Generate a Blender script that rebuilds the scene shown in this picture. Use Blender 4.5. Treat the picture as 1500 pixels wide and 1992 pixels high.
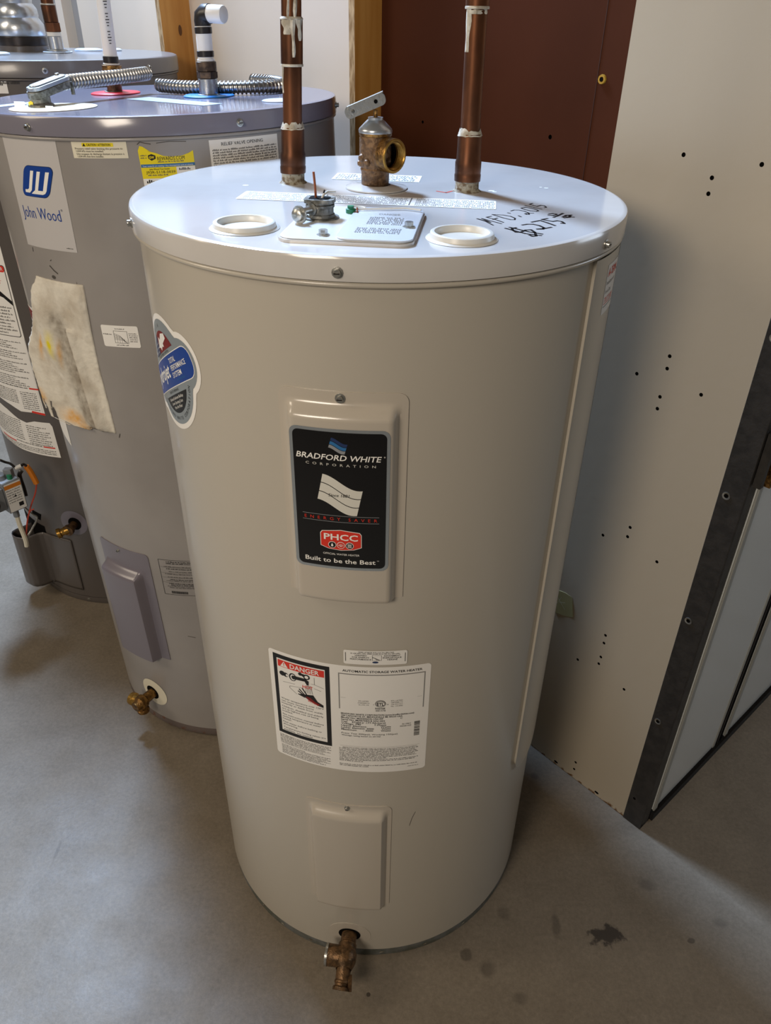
import bpy, bmesh, math, random
from mathutils import Vector, Matrix, geometry
random.seed(7)
for o in list(bpy.data.objects): bpy.data.objects.remove(o)
C = bpy.context.scene.collection
sc = bpy.context.scene
PI = math.pi

# ---------------------------------------------------------------- camera
TH, RO, CH = 0.5776, 0.017, 1.3587
cam = bpy.data.cameras.new('camera'); co = bpy.data.objects.new('camera', cam); C.objects.link(co)
F = Vector((0, math.cos(TH), -math.sin(TH))); U0 = Vector((0, math.sin(TH), math.cos(TH))); X0 = Vector((1, 0, 0))
X = X0*math.cos(RO)+U0*math.sin(RO); U = -X0*math.sin(RO)+U0*math.cos(RO)
m = Matrix((X, U, -F)).transposed().to_4x4(); m.translation = Vector((0, 0, CH)); co.matrix_world = m
cam.sensor_fit = 'VERTICAL'; cam.sensor_height = 36.0; cam.lens = 36*1486.27/1992
cam.clip_start = .02; sc.camera = co

# frame of the heater row: UD runs along the wall away to the left, ND points at the wall
UD = Vector((-.67412552, .73861681, 0)); ND = Vector((.73861681, .67412552, 0))
def W(u, n, z=0): return UD*u+ND*n+Vector((0, 0, z))

# ---------------------------------------------------------------- world and lights
wd = bpy.data.worlds.new('world'); sc.world = wd; wd.use_nodes = True
wd.node_tree.nodes['Background'].inputs[0].default_value = (1.0, .89, .76, 1)
wd.node_tree.nodes['Background'].inputs[1].default_value = .09
def area(name, loc, target, sx, sy, power, color):
    l = bpy.data.lights.new(name, 'AREA'); l.shape = 'RECTANGLE'; l.size = sx; l.size_y = sy
    l.energy = power; l.color = color
    o = bpy.data.objects.new(name, l); C.objects.link(o); o.location = loc
    o.rotation_euler = (Vector(target)-Vector(loc)).to_track_quat('-Z', 'Z').to_euler()
    return o
area('cool_light', W(2.6, .86, 3.2), W(.5, .80, .6), .35, .9, 250, (.49, .68, 1.0))  # cool window light from high at the far end of the row
area('lamp_light', W(-.12, -1.45, 2.0), W(.8, .7, .9), .7, .6, 23.5, (1.0, .87, .72))
area('cool_light', W(-.8, 3.3, 1.5), W(.34, 1.6, .9), .8, 1.0, 11, (.72, .84, 1.0))  # added fill light to brighten the cabinet doors, no actual window
area('lamp_light', W(2.2, -1.6, 2.4), W(1.8, .8, 1.0), 1.2, .8, 21, (1.0, .86, .68))
sc.view_settings.view_transform = 'Standard'; sc.view_settings.look = 'None'
sc.view_settings.gamma = 1; sc.view_settings.use_curve_mapping = False
sc.view_settings.exposure = 0.10

# ---------------------------------------------------------------- materials
def lin(c):
    if isinstance(c, str): c = [int(c[i:i+2], 16)/255 for i in (0, 2, 4)]
    return tuple(x/12.92 if x <= .04045 else ((x+.055)/1.055)**2.4 for x in c)+(1,)
MT = {}
def mat(name, col, rough=.5, metal=0, col2=None, scale=20, bump=0, bscale=200, coat=0, spec=.5, contrast=(.4, .6), stretch=(1, 1, 1), detail=6):
    m = bpy.data.materials.new(name); m.use_nodes = True; nt = m.node_tree; N = nt.nodes; L = nt.links
    b = N['Principled BSDF']; b.inputs['Base Color'].default_value = lin(col)
    b.inputs['Roughness'].default_value = rough; b.inputs['Metallic'].default_value = metal
    b.inputs['Specular IOR Level'].default_value = spec
    b.inputs['Coat Weight'].default_value = coat; b.inputs['Coat Roughness'].default_value = .12
    if col2 or bump:
        tc = N.new('ShaderNodeTexCoord'); mp = N.new('ShaderNodeMapping'); L.new(tc.outputs['Object'], mp.inputs[0])
        mp.inputs['Scale'].default_value = stretch
    if col2:
        n = N.new('ShaderNodeTexNoise'); n.inputs['Scale'].default_value = scale; n.inputs['Detail'].default_value = detail
        L.new(mp.outputs[0], n.inputs['Vector'])
        r = N.new('ShaderNodeValToRGB'); r.color_ramp.elements[0].position = contrast[0]; r.color_ramp.elements[1].position = contrast[1]
        r.color_ramp.elements[0].color = lin(col); r.color_ramp.elements[1].color = lin(col2)
        L.new(n.outputs['Fac'], r.inputs[0]); L.new(r.outputs[0], b.inputs['Base Color'])
    if bump:
        n2 = N.new('ShaderNodeTexNoise'); n2.inputs['Scale'].default_value = bscale; n2.inputs['Detail'].default_value = 3
        L.new(mp.outputs[0], n2.inputs['Vector'])
        bp = N.new('ShaderNodeBump'); bp.inputs['Strength'].default_value = bump; bp.inputs['Distance'].default_value = .002
        L.new(n2.outputs['Fac'], bp.inputs['Height']); L.new(bp.outputs[0], b.inputs['Normal'])
    MT[name] = m; return m
mat('jacket', 'bbb4a7', .26, coat=.3)
mat('lid', 'cfccc8', .16, coat=.5, col2='c5c1bc', scale=9, contrast=(.45, .75))
mat('cover', 'bfb6a8', .22, coat=.5)
mat('jacket_grey', '9c9793', .3, coat=.25, col2='938e8a', scale=5)
mat('lid_grey', '7d7a86', .18, coat=.4)
mat('cover_grey', '77717a', .3, coat=.3)
mat('jacket_dark', '59534f', .34, coat=.15)
mat('lid_dark', '6a6664', .3, coat=.3)
mat('base_ring', '6b6d6b', .5, col2='55584f', scale=40, bump=.2)
mat('base_ring_brown', '6b605c', .5, col2='6d3d1c', scale=60, contrast=(.6, .75))
mat('white_sheet', 'f2efe9', .42)
mat('white_paper', 'f6f4ee', .35)
mat('silver_foil', 'b9c0c4', .25, metal=.75)
mat('label_silver', 'd9d5d3', .3, metal=.25)
mat('silver_print', '9aa3a8', .35, metal=.3)
mat('ink', '14110f', .4)
mat('ink_soft', '5b5855', .5)
mat('ink_faint', '8d8b88', .5)
mat('black_gloss', '070505', .16, coat=.15)
mat('print_red', 'dc3320', .4)
mat('print_darkred', '7a1512', .45)
mat('print_blue', '123f94', .35)
mat('print_navy', '22355f', .35)
mat('print_sky', '2e6fa8', .35)
mat('print_yellow', 'f2dc12', .4)
mat('print_cream', 'e6dfc8', .45)
mat('print_grey', '8f9296', .4)
mat('print_pale', 'dcdad0', .4)
mat('zinc', 'b4b3ad', .3, metal=.9, bump=.2, bscale=300)
mat('zinc_dull', '8f8e88', .5, metal=.75, col2='5f5d56', scale=150, bump=.4, bscale=250)
mat('galvanised', 'c3c8cc', .3, metal=.85, bump=.3, bscale=60)
mat('steel_dark', '3a3430', .35, metal=.7)
mat('plate_white', 'd9d8d4', .35, metal=.2)
mat('aluminium', 'd3d7dc', .3, metal=.15)
mat('brass', '9a7440', .38, metal=.85, col2='5e4323', scale=120, bump=.5, bscale=300)
mat('brass_bright', 'a9823f', .35, metal=.9, bump=.2)
mat('brass_dirty', '7f6142', .55, metal=.4, col2='5c4530', scale=200, bump=.8, bscale=220)
mat('drain_brass', '77593a', .42, metal=.6, col2='4c3822', scale=110, bump=.5, bscale=220)
mat('hole_dark', '0a0807', .9, spec=.1)
mat('crust', 'a59f8e', .85, col2='6d5a42', scale=160, bump=1, bscale=200, contrast=(.45, .6))
mat('flux', 'cfc9ba', .45, metal=.1, col2='a59a86', scale=90, bump=.4)
mat('pvc', 'ebe9e2', .3)
mat('tape_black', '221d1b', .35)
mat('iron_brown', '5a4836', .45, metal=.5, col2='3a2c20', scale=100, bump=.4)
mat('copper_wire', 'a8603e', .4, metal=.7)
mat('plastic_white', 'dfdcd3', .3)
mat('plastic_red', 'd0202c', .35)
mat('plastic_blue', '1f78c8', .35)
mat('plastic_green', '1c7a55', .4)
mat('wire_red', 'c84a34', .5)
mat('wire_orange', 'dd8220', .45)
mat('valve_grey', '8d9092', .5, metal=.4)
mat('blue_white', 'c3d4ec', .35)
mat('paint_black', '2a2826', .45, col2='35322f', scale=50, bump=.15)
mat('door_white', 'e4e8e6', .14, coat=.6)
mat('door_frame', 'b3b4ae', .3, metal=.3)
mat('rack_inside', '0b0a09', .9, spec=.1)
mat('bristle', '14110f', .9)
mat('wall_paint', 'ddd2c3', .75, bump=.08, bscale=40)
mat('wall_grey', '8e8b88', .7)
mat('board_brown', '4d2817', .6, col2='462312', spec=.12, scale=3, bump=.1, bscale=90)
mat('seam_brown', '3a1a0e', .6)
mat('masking', 'a8a274', .8)
mat('pencil', 'd5d5b8', .8)
mat('outlet_yellow', 'b78f2e', .5)
mat('scuff', '4a4540', .8)
mat('jacket_edge', 'a89c78', .4)

def copper():
    m = mat('copper', '76492e', .40, metal=.78, col2='40291c', scale=30, contrast=(.35, .7), stretch=(1, 1, .5))
    return m
copper()
def wood():
    m = bpy.data.materials.new('pine'); m.use_nodes = True; nt = m.node_tree; N = nt.nodes; L = nt.links; b = N['Principled BSDF']
    b.inputs['Roughness'].default_value = .42
    tc = N.new('ShaderNodeTexCoord'); mp = N.new('ShaderNodeMapping'); mp.inputs['Scale'].default_value = (26, 26, 1.6)
    L.new(tc.outputs['Object'], mp.inputs[0])
    n = N.new('ShaderNodeTexNoise'); n.inputs['Scale'].default_value = 1.6; n.inputs['Detail'].default_value = 5; n.inputs['Distortion'].default_value = .4
    L.new(mp.outputs[0], n.inputs['Vector'])
    r = N.new('ShaderNodeValToRGB'); r.color_ramp.elements[0].position = .3; r.color_ramp.elements[0].color = lin('b47a34'); r.color_ramp.elements[1].position = .7; r.color_ramp.elements[1].color = lin('cf9a52')
    L.new(n.outputs['Fac'], r.inputs[0]); L.new(r.outputs[0], b.inputs['Base Color']); MT['pine'] = m
wood()
mat('pine_edge', 'c0a47c', .7, col2='8d6f48', scale=200, stretch=(1, 1, .2), contrast=(.4, .6))
mat('knot', '5e3a18', .5)

def floor_mat():
    m = bpy.data.materials.new('concrete'); m.use_nodes = True; nt = m.node_tree; N = nt.nodes; L = nt.links; b = N['Principled BSDF']
    tc = N.new('ShaderNodeTexCoord')
    def noise(s, d=8, rg=.6):
        n = N.new('ShaderNodeTexNoise'); n.inputs['Scale'].default_value = s; n.inputs['Detail'].default_value = d; n.inputs['Roughness'].default_value = rg
        L.new(tc.outputs['Object'], n.inputs['Vector']); return n
    def mix(a, b_, f, typ='MIX'):
        x = N.new('ShaderNodeMix'); x.data_type = 'RGBA'; x.blend_type = typ
        for s, v in ((x.inputs[0], f), (x.inputs[6], a), (x.inputs[7], b_)):
            if isinstance(v, (tuple, float, int)): s.default_value = v
            else: L.new(v, s)
        return x.outputs[2]
    def ramp(src, p0, p1, c0=(0, 0, 0, 1), c1=(1, 1, 1, 1)):
        r = N.new('ShaderNodeValToRGB'); r.color_ramp.elements[0].position = p0; r.color_ramp.elements[1].position = p1
        r.color_ramp.elements[0].color = c0; r.color_ramp.elements[1].color = c1; L.new(src, r.inputs[0]); return r.outputs[0]
    base = ramp(noise(3.2).outputs['Fac'], .35, .68, lin('6c6151'), lin('827666'))
    fine = ramp(noise(130, 10, .8).outputs['Fac'], .3, .72, lin('60564a'), lin('958977'))
    med = ramp(noise(14, 6, .7).outputs['Fac'], .35, .66, lin('5a4f40'), lin('958a79'))
    c = mix(mix(base, med, .38), fine, .55)
    speck = ramp(noise(240, 4).outputs['Fac'], .66, .74)
    c = mix(c, lin('6b6458'), mix((0, 0, 0, 1), speck, .5))
    # separate stains of the floor itself: (x, y, rx, ry, darkness)
    for (x, y, rx, ry, d) in STAINS:
        mp = N.new('ShaderNodeMapping'); mp.vector_type = 'TEXTURE'; k2 = 1.9 if d > .9 else .9; mp.inputs['Location'].default_value = (x+rx*k2*.5, y+ry*k2*.5, 0); mp.inputs['Scale'].default_value = (rx, ry, 1)
        add = N.new('ShaderNodeVectorMath'); add.operation = 'MULTIPLY_ADD'
        L.new(noise(55 if d > .9 else 38, 5).outputs['Color'], add.inputs[0]); k_ = 1.9 if d > .9 else .9; add.inputs[1].default_value = (rx*k_, ry*k_, 0)
        L.new(tc.outputs['Object'], add.inputs[2]); L.new(add.outputs[0], mp.inputs[0])
        ln = N.new('ShaderNodeVectorMath'); ln.operation = 'LENGTH'; 
        fl = N.new('ShaderNodeVectorMath'); fl.operation = 'MULTIPLY'; fl.inputs[1].default_value = (1, 1, 0)
        L.new(mp.outputs[0], fl.inputs[0]); L.new(fl.outputs[0], ln.inputs[0])
        f = ramp(ln.outputs['Value'], .75 if d > .5 else .5, 1.0, (d, d, d, 1), (0, 0, 0, 1))
        c = mix(c, lin('3a3229'), f)
    L.new(c, b.inputs['Base Color'])
    L.new(ramp(noise(9).outputs['Fac'], .3, .7, (.42, .42, .42, 1), (.62, .62, .62, 1)), b.inputs['Roughness'])
    bp = N.new('ShaderNodeBump'); bp.inputs['Strength'].default_value = .25; bp.inputs['Distance'].default_value = .003
    L.new(noise(140, 6, .7).outputs['Fac'], bp.inputs['Height']); L.new(bp.outputs[0], b.inputs['Normal'])
    MT['concrete'] = m

# ---------------------------------------------------------------- mesh helpers
def mi(me, name):
    mm = MT[name]
    for i, x in enumerate(me.materials):
        if x == mm: return i
    me.materials.append(mm); return len(me.materials)-1
def bmi(bm, mats, name):
    if name not in mats: mats.append(name)
    return mats.index(name)
class MB:
    """collects shapes and links them as one mesh object"""
    def __init__(s): s.v = []; s.f = []; s.m = []; s.mats = []; s.sm = []
    def mid(s, n):
        if n not in s.mats: s.mats.append(n)
        return s.mats.index(n)
    def add(s, vs, fs, mt, smooth=False):
        b = len(s.v); s.v += [tuple(v) for v in vs]; i = s.mid(mt)
        for f in fs: s.f.append(tuple(b+k for k in f)); s.m.append(i); s.sm.append(smooth)
    def box(s, c, d, mt, rot=None):
        x, y, z = [k/2 for k in d]; R = rot or Matrix.Identity(3)
        vs = [Vector(c)+R@Vector((a*x, b_*y, e*z)) for a in (-1, 1) for b_ in (-1, 1) for e in (-1, 1)]
        s.add(vs, [(0, 1, 3, 2), (4, 6, 7, 5), (0, 4, 5, 1), (2, 3, 7, 6), (0, 2, 6, 4), (1, 5, 7, 3)], mt)
    def lathe(s, prof, org=(0, 0, 0), ax=(0, 0, 1), seg=32, mt='zinc', smooth=True, mtf=None, ref=None):
        ax = Vector(ax).normalized(); q = ax.orthogonal().normalized() if ref is None else Vector(ref)
        r = ax.cross(q); o = Vector(org); vs = []
        if abs(ax.z) > .999: q = Vector((1, 0, 0)); r = Vector((0, 1, 0))*(1 if ax.z > 0 else -1)
        for (rad, h) in prof:
            for k in range(seg):
                a = 2*PI*k/seg; vs.append(o+ax*h+(q*math.cos(a)+r*math.sin(a))*rad)
        for j in range(len(prof)-1):
            fs = []
            for k in range(seg):
                k2 = (k+1) % seg; fs.append((j*seg+k, j*seg+k2, (j+1)*seg+k2, (j+1)*seg+k))
            if j == 0: base = len(s.v); s.v += [tuple(v) for v in vs]
            i = s.mid(mtf[j] if mtf else mt)
            for f in fs: s.f.append(tuple(base+t for t in f)); s.m.append(i); s.sm.append(smooth)
        return s
    def tube(s, pts, rad, mt, seg=10, cap=True):
        pts = [Vector(p) for p in pts]; n = len(pts); rad = rad if isinstance(rad, (list, tuple)) else [rad]*n
        T = [(pts[min(i+1, n-1)]-pts[max(i-1, 0)]).normalized() for i in range(n)]
        q = T[0].orthogonal().normalized(); vs = []
        for i in range(n):
            q = (q-T[i]*q.dot(T[i])).normalized(); r = T[i].cross(q)
            for k in range(seg):
                a = 2*PI*k/seg; vs.append(pts[i]+(q*math.cos(a)+r*math.sin(a))*rad[i])
        fs = [(i*seg+k, i*seg+(k+1) % seg, (i+1)*seg+(k+1) % seg, (i+1)*seg+k) for i in range(n-1) for k in range(seg)]
        s.add(vs, fs, mt, True)
        if cap: s.add(vs[:seg], [tuple(range(seg))[::-1]], mt); s.add(vs[-seg:], [tuple(range(seg))], mt)
        return s
    def prism(s, poly, z0, z1, mt, fn=None):
        n = len(poly); fn = fn or (lambda x, y, z: (x, y, z))
        vs = [fn(x, y, z0) for x, y in poly]+[fn(x, y, z1) for x, y in poly]
        s.add(vs, [tuple(range(n))[::-1], tuple(range(n, 2*n))]+[(i, (i+1) % n, n+(i+1) % n, n+i) for i in range(n)], mt)
    def build(s, name, parent=None, loc=None, recalc=True, bevel=0):
        me = bpy.data.meshes.new(name); me.from_pydata(s.v, [], s.f)
        for n in s.mats: me.materials.append(MT[n])
        for p, i, sm in zip(me.polygons, s.m, s.sm): p.material_index = i; p.use_smooth = sm
        if recalc:
            bm = bmesh.new(); bm.from_mesh(me)
            bmesh.ops.recalc_face_normals(bm, faces=bm.faces); bm.to_mesh(me); bm.free()
        me.set_sharp_from_angle(angle=math.radians(38))
        o = bpy.data.objects.new(name, me); C.objects.link(o)
        if parent: o.parent = parent
        if loc: o.location = loc
        if bevel:
            bv = o.modifiers.new('bevel', 'BEVEL'); bv.width = bevel; bv.segments = 2; bv.limit_method = 'ANGLE'
        return o
def empty(name, loc, label, cat, rot=(0, 0, 0), group=None):
    o = bpy.data.objects.new(name, None); C.objects.link(o); o.location = loc; o.rotation_euler = rot
    o.empty_display_size = .05; tag(o, label, cat, group); return o
def tag(o, label, cat, group=None):
    o['label'] = label; o['category'] = cat
    if group: o['group'] = group
    return o
def struct(o): o['kind'] = 'structure'; return o
def lab(o, t): o['label'] = t; return o
def dup(o, parent, loc=None, rot=None, label=None):
    c = o.copy(); C.objects.link(c); c.parent = parent
    if loc is not None: c.location = loc
    if rot is not None: c.rotation_euler = rot
    return c
def rrect(x0, y0, x1, y1, r=.004, n=5):
    if r <= 0: return [(x0, y0), (x1, y0), (x1, y1), (x0, y1)]
    out = []
    for cx, cy, a in ((x1-r, y0+r, -90), (x1-r, y1-r, 0), (x0+r, y1-r, 90), (x0+r, y0+r, 180)):
        for k in range(n+1):
            t = math.radians(a+90*k/n); out.append((cx+r*math.cos(t), cy+r*math.sin(t)))
    return out
def ell(cx, cy, rx, ry, n=28, a0=0, a1=360):
    return [(cx+rx*math.cos(math.radians(a0+(a1-a0)*k/n)), cy+ry*math.sin(math.radians(a0+(a1-a0)*k/n))) for k in range(n+(0 if a1-a0 == 360 else 1))]

# lettering: font curves turned into flat meshes
_tc = {}
def glyphs(txt, bold, shear):
    key = (txt, bold, shear)
    if key in _tc: return _tc[key]
    cu = bpy.data.curves.new('t', 'FONT'); cu.body = txt; cu.resolution_u = 2; cu.offset = bold; cu.shear = shear
    ob = bpy.data.objects.new('t', cu); C.objects.link(ob); bpy.context.view_layer.update()
    me = bpy.data.meshes.new_from_object(ob.evaluated_get(bpy.context.evaluated_depsgraph_get()))
    vs = [(v.co.x, v.co.y) for v in me.vertices]; fs = [tuple(p.vertices) for p in me.polygons]
    bpy.data.objects.remove(ob); bpy.data.curves.remove(cu); bpy.data.meshes.remove(me)
    _tc[key] = (vs, fs); return vs, fs
class Print:
    """a flat printed sheet laid out in metres, then wrapped on its surface"""
    def __init__(s, fn, step=.007): s.mb = MB(); s.fn = fn; s.step = step; s.xf = lambda x, y: (x, y)
    def put(s, vs, fs, mt, layer):
        s.mb.add([s.fn(*s.xf(x, y), .0004+.00018*layer) for x, y in vs], fs, mt)
    def poly(s, pts, mt, layer=0):
        bm = bmesh.new(); bv = [bm.verts.new((x, y, 0)) for x, y in pts]
        f = bm.faces.new(bv); bmesh.ops.triangulate(bm, faces=[f])
        xs = [p[0] for p in pts]; x = min(xs)+s.step
        if s.step:
            while x < max(xs)-1e-5:
                bmesh.ops.bisect_plane(bm, geom=bm.verts[:]+bm.edges[:]+bm.faces[:], plane_co=(x, 0, 0), plane_no=(1, 0, 0)); x += s.step
        bm.verts.index_update()
        vs = [(v.co.x, v.co.y) for v in bm.verts]; fs = [tuple(v.index for v in f.verts) for f in bm.faces]
        fs = [f if area2(vs, f) > 0 else f[::-1] for f in fs]
        s.put(vs, fs, mt, layer); bm.free()
    def rect(s, x0, y0, x1, y1, mt, layer=0, r=0): s.poly(rrect(min(x0, x1), min(y0, y1), max(x0, x1), max(y0, y1), r), mt, layer)
    def frame(s, x0, y0, x1, y1, t, mt, layer=1):
        s.rect(x0, y0, x1, y0+t, mt, layer); s.rect(x0, y1-t, x1, y1, mt, layer); s.rect(x0, y0, x0+t, y1, mt, layer); s.rect(x1-t, y0, x1, y1, mt, layer)
    def text(s, t, x, y, h, mt='ink', w=None, bold=0, shear=0, align='L', layer=2, rot=0, arc=None):
        vs, fs = glyphs(t, bold, shear)
        if not vs: return
        x0 = min(v[0] for v in vs); x1 = max(v[0] for v in vs)
        sy = h/.69; sx = (w/(x1-x0)) if w else sy
        W_ = (x1-x0)*sx; ox = {'L': 0, 'C': -W_/2, 'R': -W_}[align]
        c, sn = math.cos(rot), math.sin(rot); out = []
        for a, b in vs:
            px, py = (a-x0)*sx+ox, b*sy
            if arc:
                th = px/arc; px, py = (arc+py)*math.sin(th), (arc+py)*math.cos(th)-arc if arc > 0 else (arc+py)*math.cos(th)-arc
                if arc < 0: pass
            out.append((x+px*c-py*sn, y+px*sn+py*c))
        s.put(out, [f for f in fs], mt, layer)
    def words(s, x0, x1, y, h, mt='ink_soft', layer=1, fill=1.0, seed=None):
        rr = random.Random(seed if seed is not None else int(abs(x0*7919+y*104729)*1000)); x = x0; xe = x0+(x1-x0)*fill
        vs = []; fs = []
        while x < xe:
            n = rr.randint(2, 8)
            for k in range(n):
                w = h*.42; hh = h*rr.choice([.62, .62, .9, 1.0]); 
                if x+w > xe: break
                b = len(vs); vs += [(x, y), (x+w, y), (x+w, y+hh), (x, y+hh)]; fs.append((b, b+1, b+2, b+3)); x += h*.62
            x += h*.5
        if vs: s.put(vs, fs, mt, layer)
    def para(s, x0, x1, ytop, n, pitch, h=None, mt='ink_soft', layer=1, ends=None):
        for i in range(n):
            s.words(x0, x1, ytop-(i+1)*pitch, h or pitch*.62, mt, layer, (ends[i] if ends else 1), seed=i*31+int(abs(ytop)*1e4))
    def stroke(s, pts, w, mt='ink', layer=3):
        for a, b in zip(pts, pts[1:]):
            dx, dy = b[0]-a[0], b[1]-a[1]; l = math.hypot(dx, dy) or 1; nx, ny = -dy/l*w/2, dx/l*w/2; ex, ey = dx/l*w*.3, dy/l*w*.3
            s.put([(a[0]-nx-ex, a[1]-ny-ey), (b[0]-nx+ex, b[1]-ny+ey), (b[0]+nx+ex, b[1]+ny+ey), (a[0]+nx-ex, a[1]+ny-ey)], [(0, 1, 2, 3)], mt, layer)
    def build(s, name, parent): return s.mb.build(name, parent, recalc=False)
def area2(vs, f):
    return sum(vs[f[i]][0]*vs[f[(i+1) % len(f)]][1]-vs[f[(i+1) % len(f)]][0]*vs[f[i]][1] for i in range(len(f)))
def cyl(R): return lambda s, z, o: ((R+o)*math.sin(s/R), -(R+o)*math.cos(s/R), z)

def screw_mb(r=.0042, slot=True, phillips=False):
    b = MB(); b.lathe([(0, .0048), (r*.75, .0048), (r*.8, .0044), (r*.8, .0012), (r*1.25, .0009), (r*1.25, -.0004), (0, -.0004)], seg=24 if phillips else 6 if False else 12, mt='zinc', smooth=False)
    if slot: b.box((0, 0, .0049), (r*1.3, r*.28, .0003), 'steel_dark')
    if phillips: b.box((0, 0, .0049), (r*.28, r*1.3, .0003), 'steel_dark')
    return b
def out_rot(th):  # local +Z pointing radially outward at angle th measured from -Y towards +X
    d = Vector((math.sin(th), -math.cos(th), 0)); return d.to_track_quat('Z', 'Y').to_euler()
_scr = {}
def screw(parent, R, s, z, name='screw', kind='hex', sc_=1.0):
    th = s/R; loc = (R*math.sin(th), -R*math.cos(th), z)
    if kind not in _scr:
        o = screw_mb(slot=True, phillips=(kind == 'cross')).build(name, parent); _scr[kind] = o
    else: o = dup(_scr[kind], parent); o.name = name
    o.location = loc; o.rotation_euler = out_rot(th); o.scale = (sc_, sc_, sc_); return o

def bulge_panel(R, s0, s1, z0, z1, c0, c1, d0, d1, depth, flange, mt, er=(.010, .014, .004), cr=.010, step=.003, mtc=None):
    """pressed sheet cover wrapped on a cylinder: plate s0..s1,z0..z1, raised pan c0..c1,d0..d1"""
    b = MB(); ns = int((s1-s0)/step)+1; nz = int((z1-z0)/step)+1
    def f(s, z):
        es, et, eb = er
        l = min(s-c0, c1-s)/es; t = (d1-z)/et; bt = (z-d0)/eb
        v = 1
        for q in (l, t, bt): q = max(0, min(1, q)); v *= q*q*(3-2*q)
        return flange+depth*v
    idx = {}; vs = []; fs = []
    for j in range(nz+1):
        for i in range(ns+1):
            s = s0+(s1-s0)*i/ns; z = z0+(z1-z0)*j/nz
            # rounded plate corners at the top
            dx = max(cr-(s-s0), cr-(s1-s), 0); dz = max(cr-(z1-z), 0)
            if dx > 0 and dz > 0:
                dd = math.hypot(dx, dz)
                if dd > cr:
                    k = cr/dd; s = (s0+cr-dx*k) if s < (s0+s1)/2 else (s1-cr+dx*k); z = z1-cr+dz*k
            r = R+f(s, z); vs.append((r*math.sin(s/R), -r*math.cos(s/R), z))
    for j in range(nz):
        for i in range(ns):
            a = j*(ns+1)+i; fs.append((a, a+1, a+ns+2, a+ns+1))
    b.add(vs, fs, mt, True)
    # returned edge down to the jacket
    def rim(ids):
        e = []; n0 = len(ids)
        for k in ids:
            x, y, z = vs[k]; l = math.hypot(x, y); e.append((x, y, z)); 
        ee = e+[(x*R/math.hypot(x, y), y*R/math.hypot(x, y), z) for x, y, z in e]
        b.add(ee, [(k, k+1, n0+k+1, n0+k) for k in range(n0-1)], mt)
    rim([j*(ns+1) for j in range(nz+1)]); rim([j*(ns+1)+ns for j in range(nz+1)]); rim(list(range(ns+1))); rim([nz*(ns+1)+i for i in range(ns+1)])
    return b
def strip_on_cyl(R, s0, s1, z0, z1, proud, mt, r=.03):
    """flat folded channel on the jacket with rounded lower end"""
    b = MB(); poly = []
    N = 8
    for k in range(N+1):
        t = PI+PI/2*k/N; poly.append((s0+r+r*math.cos(t), z0+r+r*math.sin(t)))
    for k in range(N+1):
        t = -PI/2+PI/2*k/N; poly.append((s1-r+r*math.cos(t), z0+r+r*math.sin(t)))
    poly += [(s1, z1), (s0, z1)]
    P = Print(cyl(R+proud), .006); P.poly(poly, mt, 0); b = P.mb
    n = len(poly); o = [cyl(R)(s, z, proud+.0004) for s, z in poly]; i = [cyl(R)(s, z, -.001) for s, z in poly]
    b.add(o+i, [(k, (k+1) % n, n+(k+1) % n, n+k) for k in range(n)], mt)
    return b

STAINS = []
def fp(x, y, z=0):
    d = F+X*((x-750)/1486.27)-U*((y-996)/1486.27); t = (z-CH)/d.z; return (d.x*t, d.y*t)
for (x, y, w, h, d) in ((906, 1857, 14, 14, .55), (948, 1885, 20, 20, .45), (1082, 1800, 10, 28, .45), (1180, 1820, 36, 22, .95), (980, 1778, 16, 18, .35), (1345, 1830, 8, 6, .6), (1260, 1722, 22, 14, .35), (1012, 1942, 20, 14, .35), (1400, 1795, 18, 14, .3), (112, 1655, 4, 22, .35), (1040, 1510, 10, 8, .4), (716, 1935, 4, 4, .9)):
    p = fp(x, y); q = fp(x+w, y); r = fp(x, y-h)
    STAINS.append((p[0], p[1], max(.004, abs(q[0]-p[0])), max(.004, abs(r[1]-p[1])), d))
floor_mat()

# ---------------------------------------------------------------- structure
b = MB(); b.box((0, 2.2, -.05), (12, 10.4, .1), 'concrete'); struct(b.build('floor'))
def wbox(mb, u0, u1, n0, n1, z0, z1, mt):
    vs = [W(u, n, z) for u in (u0, u1) for n in (n0, n1) for z in (z0, z1)]
    mb.add(vs, [(0, 1, 3, 2), (4, 6, 7, 5), (0, 4, 5, 1), (2, 3, 7, 6), (0, 2, 6, 4), (1, 5, 7, 3)], mt)
WN = 1.075
b = MB(); wbox(b, .665, 2.50, WN, WN+.1, 0, 2.9, 'wall_paint'); wall = struct(b.build('wall_back'))
b = MB(); wbox(b, 2.50, 7.4, WN+.02, WN+.12, 0, 2.9, 'wall_grey'); struct(b.build('wall_left'))
b = MB(); wbox(b, 2.585, 2.628, WN-.01, WN+.02, 0, 2.9, 'wall_paint'); struct(b.build('trim_1'))
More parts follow.
